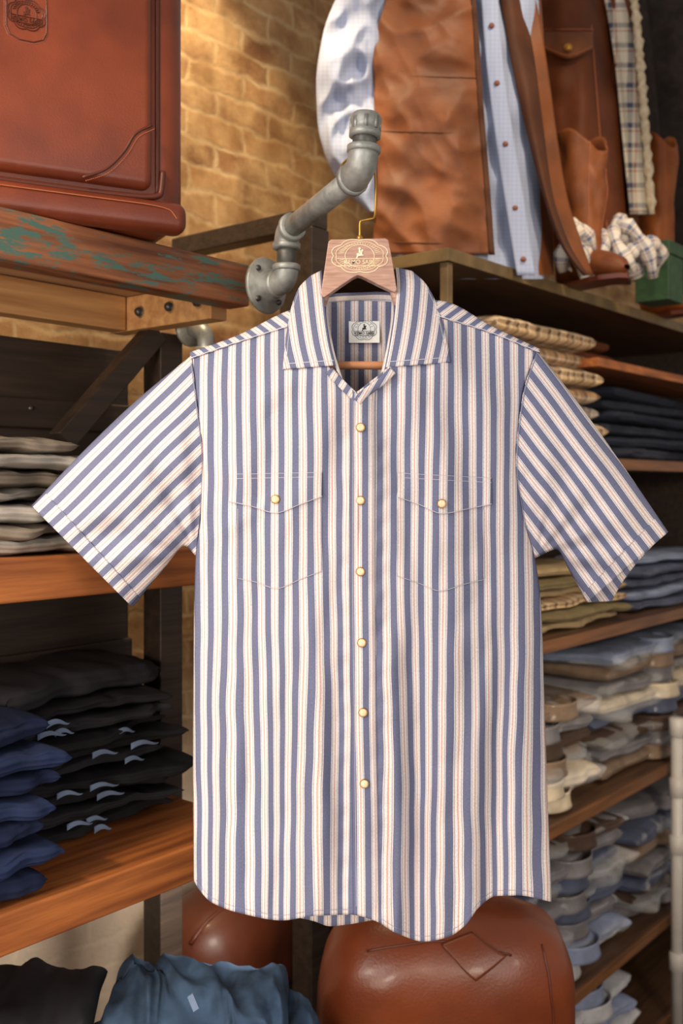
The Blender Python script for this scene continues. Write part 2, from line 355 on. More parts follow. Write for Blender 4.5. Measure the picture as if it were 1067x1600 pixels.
# ---------------------------------------------------------------- pipe rail
def arc(c,d0,d1,Rr,n=8):
    a=c-d0*Rr; pts=[]
    for i in range(n+1):
        t=i/n; pts.append((a)*(1-t)**2+c*2*t*(1-t)+(c+d1*Rr)*t*t)
    return pts
fc=P(413,447,.285)
pipe=E('pipe_rail',fc,'galvanised iron pipe arm bolted to the end of the painted shelf plank','pipe')
nV=-V
E1=fc+nV*.055
E2=Vector((E1.x,E1.y,P(446,362,E1.y).z))
E3=P(566,268,-.02)
dr=(E3-E2).normalized()
m=MB(); m.lathe([(0,0),(.05,0),(.052,.004),(.05,.009),(.03,.011),(.027,.026),(.0,.026)],fc,nV,28); fl=m.build('flange',galv,pipe)
ex=nV.cross(Z).normalized()
for k in range(4):
    a=pi/4+k*pi/2; m=MB(); m.lathe([(0,.006),(.005,.005),(.006,0)],fc+(ex*cos(a)+Z*sin(a))*.039+nV*.009,nV,8); m.build('screw',boltm,fl)
pr=.0185
def elbow(c,d0,d1,Rr=.032,r=.0225):
    m=MB(); m.tube(arc(c,d0,d1,Rr),r,16)
    for s,d in ((-1,d0),(1,d1)):
        p=c+d*(s*Rr); m.tube([p-d*.006,p-d*.004,p+d*.004,p+d*.006],[r,r+.003,r+.003,r],18)
    m.build('elbow',galv,pipe)
m=MB(); m.tube([fc+nV*.02,E1],pr,14); m.build('pipe_length',galv,pipe)
elbow(E1,nV,Z,.026); 
m=MB(); m.tube([E1+Z*.02,E2-Z*.02],pr*.95,14); m.build('pipe_length',galvd,pipe)
elbow(E2,Z,dr,.026)
m=MB(); m.tube([E2+dr*.02,E3-dr*.02],pr,16); m.build('pipe_length',galv,pipe)
up=(Z+Vector((.07,0,0))).normalized()
elbow(E3,dr,up,.034,.0235)
m=MB(); m.tube([E3+up*.03,E3+up*.065],pr,16); m.build('pipe_length',galvd,pipe)
m=MB(); m.lathe([(.019,.052),(.0245,.053),(.0245,.062),(.022,.064),(.022,.07),(.0235,.073),(.0235,.084),(.02,.089),(.0,.09)],E3,up,24)
for k in range(8):
    a=k*pi/4; e=Vector((cos(a),sin(a),0)); m.box(E3+up*.072+e*.0225,e*.002,e.cross(up)*.003,up*.009)
m.build('end_cap',galv,pipe)
g0=P(318,520,.47)
p2=E('pipe_fitting',g0,'small galvanised pipe elbow under the shelf beside the dark post','pipe')
m=MB(); m.lathe([(0,0),(.04,0),(.04,.007),(.024,.01),(.022,.03),(0,.03)],P(296,512,.52),nV,20); m.build('flange',galv,p2)
m=MB(); c=P(322,520,.47); m.tube([P(300,513,.51)]+arc(c,(c-P(300,513,.51)).normalized(),-Z,.022)+[c-Z*.05],.018,14); m.build('elbow',galv,p2)
m=MB(); c2=c-Z*.03; m.tube([c2,c2-Z*.012],.023,14); m.build('collar',galv,p2)

# ---------------------------------------------------------------- the striped shirt
shirt=E('striped_shirt',P(562,500,0),'blue and white striped short sleeved shirt with cream snaps on a wooden hanger','shirt')
XL=ip([(540,297),(640,309),(720,317),(800,313),(870,306),(1000,303),(1200,302),(1385,303),(1480,303)])
XR=ip([(535,843),(620,816),(720,806),(800,816),(870,835),(950,845),(1100,850),(1300,857),(1410,861),(1480,861)])
ridge=ip([(290,552),(370,524),(448,486),(500,470),(560,466),(620,464),(692,470),(770,510),(850,548)])
YT=ip([(297,560),(360,538),(445,511),(470,528),(500,554),(521,578),(540,597),(556,613),(560,615),(566,612),(584,598),(606,580),(632,552),(662,527),(692,496),(760,517),(843,550)])
YS=ip([(297,560),(360,538),(448,510),(496,494),(560,484),(645,480),(692,496),(760,517),(843,550)])
YB=ip([(302,1376),(312,1392),(330,1410),(380,1428),(440,1438),(490,1431),(550,1429),(585,1438),(620,1458),(662,1471),(700,1464),(728,1445),(748,1418),(775,1400),(810,1399),(862,1409)])
YBb=ip([(302,1374),(330,1402),(430,1426),(490,1439),(515,1447),(545,1444),(600,1436),(690,1440),(740,1413),(780,1396),(862,1405)])
def side(py): 
    t=(py-556)/314.
    return -.026*sin(pi*t) if 0<t<1 else 0
def spw(s,e): return max(0.,sin(pi*s))**e
def wprof(px,py):
    x0,x1=XL(py),XR(py); s=clamp((px-x0)/(x1-x0)); return spw(s,.6)
def ph_(px,py): return px*.055+.9*sin(py/300+.4)+.6*noise.noise((px/140,py/380,9.))
def fold(px,py):
    a=.003+.017*sm((py-760)/640)
    q=.6*sin(ph_(px,py)+.6)+.4*sin(px*.098+1.2+py/500+1.2*noise.noise((px/90,py/300,2.)))
    a2=.006*sm((py-560)/80)*sm((960-py)/300)
    q2=sin((px+(py-560)*.28*(1 if px<560 else -1))*.062)
    c=.012*math.exp(-((px-520)/16)**2)*sm((py-1150)/250)-.012*math.exp(-((px-602)/15)**2)*sm((py-1080)/280)
    d1=(py-(845-.55*(px-318)))/16.; d2=(py-(850+.5*(px-835)))/16.
    e=.006*math.exp(-d1*d1)*sm((470-px)/120)+.006*math.exp(-d2*d2)*sm((px-690)/100)
    # small puckers along the placket seams
    pkr=.0012*sin(py*.16+px*.05)*(math.exp(-((px-540)/12)**2)+math.exp(-((px-596)/12)**2))*sm((py-640)/60)
    return a*q+a2*q2+c+e+pkr
def Yf(px,py):
    w=wprof(px,py); g=sm((py-ridge(px))/125)
    n=.0050*noise.noise((px/60,py/190,1.7))+.0028*noise.noise((px/26,py/70,5.1))-.0052*abs(noise.noise((px/70+py/260,py/150-px/200,8.8)))-.0042*abs(noise.noise((px/60-py/300,py/110+px/140,3.1)))
    return side(py)*(1-w)-.066*(.08+.92*g)*w+(n-fold(px,py))*min(1,w*1.3)
def uvf(px,py):
    a=sm((py-760)/640)
    u=px+6.*a*cos(ph_(px,py)+.6)+4.*noise.noise((px/110,py/260,3.3))+1.3*noise.noise((px/40,py/60,6.3))
    return (u/1000+.0045,py/1000)
NU,NV=230,190
def front(s,v):
    xt=297+s*546; yt=YT(xt); xb=302+s*560; yb=YB(xb)
    py=yt+(yb-yt)*v; x0,x1=XL(py),XR(py); px=x0+s*(x1-x0)
    return P(px,py,Yf(px,py)),uvf(px,py)
m=MB(); m.grid(front,NU,NV); m.build('front_panel',stripe,shirt,solid=.0012,recalc=False)
BT=ip([(297,560),(360,536),(450,500),(505,474),(562,470),(618,472),(690,492),(760,520),(843,550)])
def back(s,v):
    xt=297+s*546; yt=BT(xt); xb=302+s*560; yb=YBb(xb)
    py=yt+(yb-yt)*v; x0,x1=XL(py),XR(py); px=x0+s*(x1-x0)
    w=spw(s,.6); g=sm((py-ridge(px)+30)/100)
    Y=-side(py)*(1-w)+.055*(.5+.5*g)*w+fold(px+40,py)*w*.6
    return P(px,py,Y),(px/1000*1.04+.012,py/1000)
m=MB(); m.grid(back,140,110); m.build('back_panel',stripe,shirt,solid=.0012,recalc=False)
for sd in (-1,1):
    xs=(297,494) if sd<0 else (648,843)
    def yk(s,v,xs=xs,sd=sd):
        px=xs[0]+s*(xs[-1]-xs[0]); ys=YS(px)+1.5; yr=ridge(px)+1; yb=BT(px)+12
        w0=wprof(px,ys)
        if v<.5:
            t=v*2; py=ys+(yr-ys)*t; Y=(Yf(px,ys)-.0015)*(1-t)**1.3+.002*t-.004*sin(pi*t)
        else:
            t=v*2-1; py=yr+(yb-yr)*t; Y=.002+(.03*w0+.004)*sin(t*pi/2)
        return P(px,py,Y),((px*.8+sd*py*1.1)/1000,py/1000)
    m=MB(); m.grid(yk,50,16); yo=m.build('yoke',stripe,shirt,solid=.0012,recalc=False)
    m=MB()
    m.grid(lambda s,v:(P(xs[0]+s*(xs[-1]-xs[0]),YS(xs[0]+s*(xs[-1]-xs[0]))-1+v*1.3,Yf(xs[0]+s*(xs[-1]-xs[0]),YS(xs[0]+s*(xs[-1]-xs[0])))-.0055),(0,0)),30,1)
    m.build('stitching',thread,yo,recalc=False)
def ribbon(m,pts,w=1.5,off=.002,Yfn=Yf):
    d=[]
    for i in range(len(pts)-1):
        (x0,y0),(x1,y1)=pts[i],pts[i+1]; L_=math.hypot(x1-x0,y1-y0); n=max(1,int(L_/5))
        for k in range(n): d.append((x0+(x1-x0)*k/n,y0+(y1-y0)*k/n))
    d.append(pts[-1]); b=len(m.v)
    for i,(x,y) in enumerate(d):
        x0,y0=d[max(0,i-1)]; x1,y1=d[min(len(d)-1,i+1)]; l=math.hypot(x1-x0,y1-y0) or 1
        nx,ny=-(y1-y0)/l,(x1-x0)/l
        for s in (-1,1): m.add(P(x+nx*w/2*s,y+ny*w/2*s,Yfn(x,y)-off))
    for i in range(len(d)-1): m.f.append((b+2*i,b+2*i+1,b+2*i+3,b+2*i+2))
m=MB(); ribbon(m,[(x,YB(x)-8) for x in range(306,858,6)],.6,.003); m.build('hem_stitching',threadb,shirt,recalc=False)
# placket
PLl=ip([(560,548),(640,547),(900,546),(1150,549),(1440,552)]); PLr=ip([(560,588),(640,586),(900,586),(1150,588),(1440,592)])
def plk(s,v):
    yt=YT(547+s*40)+1; yb=YB(552+s*40)+.5; py=yt+(yb-yt)*v; px=PLl(py)+s*(PLr(py)-PLl(py))
    e=.0045*(1-abs(2*s-1)**8)
    return P(px,py,Yf(px,py)-.001-e),((s*40+.5+2*noise.noise((1,py/150,2)))/1000+.002,py/1000)
m=MB(); m.grid(plk,20,190); pk=m.build('placket',stripe,shirt,solid=.001,recalc=False)
for k in (5,35):
    m=MB(); ribbon(m,[(PLl(y)+k,y) for y in range(626,1426,10)],.7,.0066)
    m.build('stitching',thread,pk,recalc=False)
def bandp(pts,off,name='neck_band'):
    fx=ip([(i/(len(pts)-1),p[0]) for i,p in enumerate(pts)]); fy=ip([(i/(len(pts)-1),p[1]) for i,p in enumerate(pts)])
    m=MB()
    def nb(s,v):
        x,y=fx(s),fy(s); x2,y2=fx(min(1,s+.02)),fy(min(1,s+.02)); x1,y1=fx(max(0,s-.02)),fy(max(0,s-.02))
        l=math.hypot(x2-x1,y2-y1) or 1; nx,ny=-(y2-y1)/l,(x2-x1)/l
        if ny<0: nx,ny=-nx,-ny
        px,py=x+nx*v*13,y+ny*v*13
        return P(px,py,Yf(px,py)-off-.0010*sin(pi*v)),((px+.6*py)/1000,py/1000)
    m.grid(nb,30,6); m.build(name,stripe,shirt,solid=.0012,recalc=False)
bandp([(519,574),(532,589),(546,603),(558,614)],.0035)
bandp([(609,574),(594,589),(578,601),(562,613),(553,624)],.0060)
def snap(px,py,parent,off,r=.0064):
    c=P(px,py,Yf(px,py)-off); ax=Vector((0,-1,0))
    m=MB(); m.lathe([(0,.0042),(r*.6,.004),(r*.88,.0034),(r*.91,.002)],c,ax,22)
    if parent is shirt:
        sn=m.build('snap',snapm,parent); pr_=sn
    else: m.build('snap',snapm,parent); pr_=parent
    m=MB(); m.lathe([(r*.87,.0025),(r*.91,.0036),(r,.0034),(r*1.08,.002),(r*1.05,0)],c,ax,22); m.build('snap_rim',brass,pr_)
for x,y in ((563,668),(563,782),(563,893),(565,1004),(567,1113),(569,1224)): snap(x,y,shirt,.0058)
# pockets and flaps
for sd in (0,1):
    if sd==0: 
        fx0,fx1=358,503; ft=ip([(358,740),(503,737)]); fb=ip([(358,784),(394,792),(430,802),(468,789),(503,776)]); 
        px0,px1=371,502; pb=ip([(371,904),(400,910),(432,920),(468,906),(502,893)]); sx,sy=430,780
    else:
        fx0,fx1=621,768; ft=ip([(621,738),(768,746)]); fb=ip([(621,777),(655,789),(691,803),(730,796),(768,788)])
        px0,px1=620,756; pb=ip([(620,900),(655,912),(688,924),(722,914),(756,906)]); sx,sy=690,787
    m=MB()
    def pk_(s,v):
        px=px0+s*(px1-px0); py=770+(pb(px)-770)*v; return P(px,py,Yf(px,py)-.0015),uvf(px,py)
    m.grid(pk_,60,60); po=m.build('pocket',stripe,shirt,solid=.0006,recalc=False)
    m=MB(); ribbon(m,[(px0+.5,795)]+[(px0+.5,y) for y in range(810,int(pb(px0)),20)]+[(px0+k*(px1-px0)/20,pb(px0+k*(px1-px0)/20)-.5) for k in range(21)]+[(px1-.5,y) for y in range(int(pb(px1))-10,790,-20)],.7,.003)
    m.build('stitching',thread,po,recalc=False)
    m=MB()
    def fl_(s,v):
        px=fx0+s*(fx1-fx0); y0=ft(px); py=y0+(fb(px)-y0)*v; return P(px,py,Yf(px,py)-.0018-.002*v),(uvf(px,py)[0]+.0006*v,py/1000)
    m.grid(fl_,70,24); fo=m.build('pocket_flap',stripe,shirt,solid=.0012,recalc=False)
    m=MB()
    pe=[(fx0+1,fb(fx0)-1)]+[(fx0+k*(fx1-fx0)/24,fb(fx0+k*(fx1-fx0)/24)-.8) for k in range(25)]
    ribbon(m,pe,.8,.005)
    ribbon(m,[(fx0,ft(fx0)+1),(fx1,ft(fx1)+1)],.6,.0036)
    ribbon(m,[(fx0,ft(fx0)+8),(fx1,ft(fx1)+8)],.6,.0038)
    m.build('stitching',thread,fo,recalc=False)
    snap(sx,sy,fo,.005)
# sleeves
def sleeve(T,B,seam,n,backshift,seed,w0):
    Tf=[ip([(i/(len(T)-1),p[c]) for i,p in enumerate(T)]) for c in (0,1)]
    Bf=[ip([(i/(len(B)-1),p[c]) for i,p in enumerate(B)]) for c in (0,1)]
    arm=B[0]
    def pos(a,b):
        a1=min(a,1.)
        t=[Tf[0](a1),Tf[1](a1)]; q=[Bf[0](a1),Bf[1](a1)]
        x=t[0]+(q[0]-t[0])*b; y=t[1]+(q[1]-t[1])*b
        if a>1:
            x+=-n[1]*(a-1)*330*(1 if n[0]>0 else -1); y+=abs(n[0])*(a-1)*330
        y0=T[0][1]+(B[0][1]-T[0][1])*b; xl=T[0][0]+(B[0][0]-T[0][0])*b
        k=(1-a1)**2.2; x+=(seam(y0)-xl)*k
        return x,y
    def fn(a,c,off=0):
        th=c*2
        bk=th>1; b=th if not bk else 2-th
        x,y=pos(a,b)
        a1=min(a,1.)
        thick=.026*(1-a1)+.036*a1+.012*sin(pi*a1)
        w=spw(b,.65)
        du=0
        if bk:
            x+=backshift[0]*b*b*a*a; y+=backshift[1]*b*b*a*a
            Y=thick*w
        else:
            u=(x*n[0]+y*n[1]); l=(-x*n[1]+y*n[0])
            an=math.atan2(y-arm[1],x-arm[0]); ds=math.hypot(x-arm[0],y-arm[1])
            fo=.0080*sin(u*.055+l*.010+seed+noise.noise((x/90,y/90,seed)))*sm(a*2.5)
            fo+=.009*sin(an*13+seed*2)*math.exp(-ds/150.)*sm(ds/30)*sm(a*6)
            wr=.006*noise.noise((x/60,y/60,seed))+.0028*noise.noise((x/24,y/24,seed))-.0058*abs(noise.noise((u/50,l/120,seed+3)))
            Y=-(thick+off)*w+(fo+wr)*w
            du=3.5*noise.noise((u/80,l/130,seed+7))*sm(a*3)/1000
        return P(x,y,Y),((x*n[0]+y*n[1])/1000+w0+du,(-x*n[1]+y*n[0])/1000)
    m=MB(); m.grid(lambda c,a:fn(a,c),120,70,cu=True); sl=m.build('sleeve',stripe,shirt,solid=.0012,recalc=False)
    m=MB()
    def cf(c,a):
        co,uv=fn(.915+a*.087,c*.5,.0022); return co,(uv[0]+.0015,uv[1])
    m.grid(cf,60,8); m.build('cuff',stripe,sl,solid=.0012,recalc=False)
    m=MB(); m.grid(lambda c,a:(fn(.917+a*.0025,c*.5,.0036)[0],(0,0)),60,1); m.build('cuff_stitching',threadb,sl,recalc=False)
    m=MB(); m.grid(lambda c,a:(fn(.004+.006*a,c*.5,.003)[0],(0,0)),60,1); m.build('armhole_seam',threadb,sl,recalc=False)
sleeve([(297,556),(214,625),(130,706),(50,790)],[(307,868),(288,853),(252,892),(205,946)],lambda y:XL(y),(.70,.714),(6,4),1.,0)
sleeve([(843,548),(912,640),(978,735),(1043,831)],[(834,872),(868,858),(890,892),(917,941)],lambda y:XR(y),(-.80,.60),(38,0),2.3,.01)
# collar
def collar(rows,sd):
    fo=[ip([(i/(len(rows)-1),r[0][c]) for i,r in enumerate(rows)]) for c in (0,1,2)]
    fi=[ip([(i/(len(rows)-1),r[1][c]) for i,r in enumerate(rows)]) for c in (0,1,2)]
    def q(s,v,off=0):
        o=[f(v) for f in fo]; i=[f(v) for f in fi]
        px=o[0]+(i[0]-o[0])*s; py=o[1]+(i[1]-o[1])*s; Y=o[2]+(i[2]-o[2])*s-.005*sin(pi*s)-off+.002*noise.noise((px/40,py/60,4.4))
        return P(px,py,Y),((px-i[0]+sd*4)/1000*1.0+.021,py/1000)
    m=MB(); m.grid(q,30,46); c=m.build('collar_leaf',stripe,shirt,solid=.0022,recalc=False)
    m=MB()
    m.grid(lambda s,v:(q(.05+.010*s,v*.95,.0022)[0],(0,0)),1,46); m.grid(lambda s,v:(q(.05+.95*s,.945+.006*v,.0022)[0],(0,0)),30,1)
    m.build('stitching',thread,c,recalc=False)
collar([((485,432,.03),(502,423,.028)),((467,451,.016),(504,448,.006)),((453,491,-.008),(508,490,-.026)),((446,536,-.038),(514,532,-.052)),((442,577,-.052),(523,571,-.066))],1)
collar([((643,424,.03),(618,418,.028)),((664,443,.016),(620,448,.006)),((685,483,-.008),(617,490,-.026)),((697,528,-.038),(611,532,-.052)),((704,566,-.052),(603,574,-.066))],-1)
tp=[(521,570,-.062),(513,530,-.045),(507,485,-.01),(509,462,.036),(535,458,.05),(562,457,.054),(590,456,.05),(615,458,.036),(617,485,-.01),(611,530,-.045),(604,573,-.062)]
bt=[(536,596,-.062),(521,545,-.05),(514,505,-.012),(513,478,.034),(536,475,.048),(562,474,.052),(590,473,.048),(612,474,.034),(611,502,-.012),(604,545,-.05),(592,598,-.062)]
tp_=path(tp,50); bt_=path(bt,50)
m=MB(); m.grid(lambda s,v:(P(*[tp_[int(round(s*50))][c]*(1-v)+bt_[int(round(s*50))][c]*v for c in range(3)]),(s*.3,v*.022)),50,6); m.build('collar_stand',stripe_h,shirt,solid=.0015,recalc=False)
lc=P(569,515,.0475)
m=MB(); m.box(lc,Vector((.0248,0,0)),Vector((0,.0006,0)),Z*.0212); nl=m.build('neck_label',labelw,shirt,False)
m=MB(); emblem_into(m,lc+Vector((0,-.001,0)),Vector((1,0,0)),Z,Vector((0,-1,0)),.041,.036,.0004,strokes=18); o=m.build('emblem',inkblack,nl,False); o['label']='black oval rider emblem with lettered banner'
# ---------------------------------------------------------------- hanger
hang=E('clothes_hanger',P(562,420,0),'flat topped wooden clothes hanger with brass hook and gold stamped crest','hanger')
poly=[(513,377),(517,374),(602,372),(607,375),(614,412),(620,452),(617,457),(590,444),(566,432),(559,430),(552,433),(530,448),(506,465),(501,460),(506,425)]
m=MB(); m.prism([P(x,y,-.012) for x,y in poly],Vector((0,.022,0))); m.build('centre_plate',hangw,hang,False,bevel=.0015)
for sd in (-1,1):
    pts=[(513,450,.0),(500,478,.004),(474,512,.006),(430,540,.010),(380,564,.012),(330,588,.016)] if sd<0 else [(611,446,.0),(624,474,.004),(652,508,.006),(700,534,.010),(760,560,.012),(812,584,.016)]
    m=MB(); m.tube([P(*p) for p in path(pts,18)],[.005+.007*min(1,k/6) for k in range(19)],10); m.build('arm',hangw,hang)
m=MB(); m.tube([P(400,571,.006),P(740,571,.006)],.0065,12); m.build('trouser_bar',dowelw,hang)
hp=[(562,378,0),(562,352,0),(563,346,0),(574,343,.002),(583,341,.004),(586,333,.006),(587,300,.008),(586,275,.01),(580,257,.012),(564,246,.014),(546,248,.014),(533,260,.012),(527,277,.01)]
m=MB(); m.tube([P(*p) for p in path(hp,60)],.0019,8); m.build('hook',brass,hang)
m=MB(); m.lathe([(.005,0),(.005,.003),(.0028,.005),(0,.005)],P(562,373.5,0),Z,12); m.build('ferrule',brass,hang)
m=MB(); emblem_into(m,P(562,400,-.0125),Vector((1,0,0)),Z,Vector((0,-1,0)),.090,.056,.0008,strokes=46); o=m.build('crest',goldfoil,hang,False); o['label']='gold stamped oval crest with lettered banner'

# ---------------------------------------------------------------- leather case on top shelf
ph=math.radians(27.7); CA=Vector((cos(ph),sin(ph),0)); CB=Vector((-sin(ph),cos(ph),0))
C0=Vector((-.243,.09,0))
def CP(t,o,z): return C0-CA*t+CB*o+Z*z
case=E('leather_case',CP(.22,.12,T1),'large reddish brown leather case with piped edges on the painted plank','case')
H=.50
m=MB(); m.box(CP(.24,.125,T1+.004+H/2),CA*.235,CB*.11,Z*(H/2)); m.build('body',leatherA,case,bevel=.045,seg=7)
m=MB(); m.box(CP(.275,.014,T1+.065+.225),CA*.205,CB*.018,Z*.225); fp=m.build('front_panel',leatherA,case,bevel=.016,seg=6)
for (t,o) in ((.058,.016),(.03,.03)):
    m=MB(); m.tube([CP(t,o,T1+.06+k*.02) for k in range(22)],.0045,8)
    m.build('piping',leatherD,case)
m=MB(); m.tube([CP(t,.01,z) for t,z in path([(.46,T1+.052),(.2,T1+.052),(.09,T1+.054),(.055,T1+.062),(.05,T1+.1)],30)],.005,8); m.build('piping',leatherD,case)
m=MB(); m.box(CP(.232,.02,T1+.026),CA*.222,CB*.022,Z*.026); bp_=m.build('base_bumper',leatherA,case,bevel=.018,seg=6)
m=MB(); m.tube([CP(t,-.0025,z) for t,z in path([(.45,T1+.04),(.1,T1+.04),(.045,T1+.036),(.03,T1+.022)],30)],.0010,6); m.build('stitching',stitchL,bp_)
pts=path([(.185,T1+.068),(.15,T1+.085),(.118,T1+.12),(.1,T1+.15),(.073,T1+.168)],24)
m=MB(); m.tube([CP(t,-.004,z) for t,z in pts],.0024,6)
o=m.build('corner_patch_edge',leatherD,fp)
m=MB()
for k in range(0,24): 
    (t0,z0),(t1,z1)=pts[k],pts[k+1]; 
    for h in (0,.5):
        a=CP(t0+(t1-t0)*h-.005,-.0048,z0+(z1-z0)*h-.005); b=CP(t0+(t1-t0)*(h+.3)-.005,-.0048,z0+(z1-z0)*(h+.3)-.005); m.tube([a,b],.0008,5)
m.build('stitching',stitchL,fp)
sh=[(-.032,.06),(.032,.06),(.034,.02),(.034,-.02),(.028,-.033),(.012,-.04),(-.012,-.04),(-.028,-.033),(-.034,-.02),(-.034,.02)]
ec=CP(.270,-.0045,T1+.300)
m=MB(); m.prism([ec+CA*x+Z*y for x,y in sh],CB*.004); ep=m.build('crest_patch',leatherA,fp,False,bevel=.0018)
m=MB(); m.tube([ec+CA*(x*.88)-CB*.0004+Z*(y*.9) for x,y in sh],.0009,5,closed=True); emblem_into(m,ec-CB*.0006+Z*.004,CA,Z,-CB,.058,.05,.0009); m.build('crest',leatherD,fp,False)

# ---------------------------------------------------------------- folded garments
def slab(m,org,ax,ay,w,d,h,seed,amp=.004,nu=38,nv=44,grow=0,rnd=(.40,.75),lobes=0,cr=0):
    def fn(i,j):
        th=2*pi*i; s=sin((j-.5)*pi)
        ef=max(.0,(1-abs(s)**18))**.5
        if ef<.05: ef=.05
        c,sn=cos(th),sin(th)
        y=math.copysign(abs(c)**rnd[0],c)*(d/2+grow); zr=math.copysign(abs(sn)**rnd[1],sn); z=zr*(h/2+grow*.5)*ef
        n1=noise.noise((s*1.3+seed*7,y*4,seed*3.1)); n2=noise.noise((s*1.8+seed*5,y*5,seed*9.7+4)); n3=noise.noise((s*3.2,y*9+z*20,seed*2))
        fr=1 if y<0 else .3
        skew=.7*amp*sin(seed*5.3)*s
        lb=0
        if lobes and y<0: lb=-(abs(sin(pi*lobes*(zr+1)/2+.9*n2)))*min(.008,h*.26)*abs(c)**.5
        k=0
        if cr: k=cr*(abs(noise.noise((s*w*9+seed,y*9+s*2,z*9)))+.6*abs(noise.noise((s*w*20+seed,y*16-s*3,z*14))))
        p=org+ax*(s*(w/2+grow)+n2*amp*2.0)+ay*(d/2+y+(n1*amp*2.6+n3*amp*.9+skew)*fr+lb+k*fr)+Z*(h/2+z+n1*amp*.55+n3*amp*.4-k*max(0,zr))
        return p,(s*w/2+.3,y+z)
    m.grid(fn,nv,nu,cu=True)
ORD=['topmost','second from top','third from top','fourth from top','fifth from top','sixth from top','seventh from top','eighth from top','ninth from top','tenth from top','eleventh from top','twelfth from top']
sd_=[0]
def pile(B,px0,px1,b,depth,z0,specs,name,noun,cat,where,group,lobes=2,amp=.004,collar=None,liner=None,jit=.012,film=False):
    a0=a_at(B,px0,b); a1=a_at(B,px1,b); w=a1-a0; z=z0; n=len(specs)
    for i,(h,mt,colr) in enumerate(specs):
        sd_[0]+=1; s=sd_[0]; rj=random.uniform
        ja,jb=rj(-jit,jit),rj(0,jit*2.4); ww=w*rj(.86,1.0)
        an=rj(-.10,.10); ax=(U*cos(an)+V*sin(an)); ay=(V*cos(an)-U*sin(an))
        org=B+U*((a0+a1)/2+ja)+V*(b+jb)+Z*z
        lab=f"{colr} folded {noun}, {ORD[n-1-i]} of the {where}"
        m=MB()
        slab(m,org,ax,ay,ww,depth,h*1.10,s,amp,lobes=lobes+(s%2),cr=amp*.6)
        g=m.build(name,mt,None,org=org); tag(g,lab,cat,group)
        if collar:
            rx=min(.082,ww*.40); ry=.066; cc=org+ay*.022+Z*(h*.5)+ax*rj(-.02,.02)*2
            def cfn(i_,j_):
                th=pi*(-.12+1.24*i_); k=.76+.25*(1-j_)+.20*j_*j_
                return cc+ax*(cos(th)*rx*k)-ay*(sin(th)*ry*k)+Z*((j_-.38)*.046),(i_*.2,j_*.03)
            m=MB(); m.grid(cfn,28,6); m.build('collar',mt,g,solid=.003,recalc=False)
        if film and i%3!=0:
            m=MB(); slab(m,org-ay*.012,ax,ay,ww,depth,h,s+.5,amp*2.2,44,40,grow=.007,cr=.012); m.build('plastic_sleeve',plast,g)
        if liner and i<n-1:
            for c_ in range(1+s%2):
                m=MB(); q=org+ax*(ww*rj(-.32,.34))+Z*h*.45
                lw=rj(.018,.034)
                def lf(i_,j_): return q+ax*((i_-.5)*lw*2)-ay*(.016+.006*sin(pi*i_))+Z*((j_-.5)*h*.42*max(0,1-i_)**.7+.005*sin(i_*5)),(i_,j_)
                m.grid(lf,10,4); lo=m.build('waistband_lining',liner,g,solid=.002,recalc=False); lo['label']='pale blue lining edge'
        z+=h
    return z
G3=[(.030,greyA,'mid grey'),(.024,greyC,'taupe grey'),(.03,greyB,'light grey'),(.022,greyA,'mid grey'),(.03,greyC,'taupe grey'),(.024,greyB,'pale grey'),(.026,greyC,'taupe grey')]
pile(LF,-150,158,.03,.30,T2,G3,'folded_trousers','trousers','trousers','grey pile on middle timber shelf','grey trousers on the middle shelf',2,.013,jit=.018)
B3=[(.03,blackj,'black'),(.026,blackj2,'charcoal'),(.028,blackj,'black'),(.026,blackj,'black'),(.026,blackj2,'charcoal'),(.028,blackj,'black'),(.026,blackj,'black'),(.026,blackj2,'charcoal'),(.028,blackj,'black'),(.052,blackj2,'thick charcoal')]
pile(LF,16,300,.15,.25,T3,B3,'folded_jeans','jeans','jeans','black pile on lowest timber shelf','black jeans on the lowest shelf',2,.015,liner=paleb,jit=.024)
N3=[(.05,navy,'dark navy'),(.036,navy2,'navy'),(.04,navy,'dark navy'),(.034,navy2,'navy'),(.036,navy,'dark navy'),(.036,navy2,'navy'),(.04,navy,'dark navy')]
pile(LF,-170,100,.0,.24,T3,N3,'folded_trousers','trousers','trousers','navy pile on lowest timber shelf','navy trousers on the lowest shelf',3,.010,jit=.010)

# ---------------------------------------------------------------- post and beam beside wall
pp=Vector((-.07,.72,0))
rel=pp-LF; paa,pbb=rel.dot(U),rel.dot(V)
fr=E('timber_post',pp,'dark timber post carrying a beam from the brick wall behind striped shirt','post')
m=MB(); ubox(m,paa-.03,paa+.03,pbb-.03,pbb+.03,0,2.33); m.build('upright',woodD,fr,False,bevel=.003)
m=MB(); ubox(m,paa-.025,paa+.025,pbb-.03,WB,2.33,2.375); m.build('beam',woodD,fr,False,bevel=.003)

# ---------------------------------------------------------------- right bookcase
bk=E('open_bookcase',R(.8,.25,0),'tall dark wooden bookcase full of folded shirts right of striped shirt','bookcase')
RL=1.9; S0=2.282; SH=[1.83,1.347,.858,.37,.05]
m=MB(); ubox(m,0,RL,0,.5,S0-.022,S0,R); m.build('top_board',woodS,bk,False,bevel=.002)
m=MB(); ubox(m,-.004,RL,-.006,-.001,S0-.026,S0+.003,R); m.build('edge_trim',steelo,bk,False,bevel=.001)
m=MB(); ubox(m,-.006,-.001,-.006,.5,S0-.026,S0+.003,R); m.build('edge_trim',steelo,bk,False,bevel=.001)
for z in SH:
    m=MB(); ubox(m,.02,RL,.012,.49,z-.03,z,R); sb=m.build('shelf',woodS,bk,False,bevel=.002)
    m=MB(); ubox(m,.02,RL,.0,.011,z-.032,z+.001,R); m.build('shelf_edge',woodE,sb,False,bevel=.002)
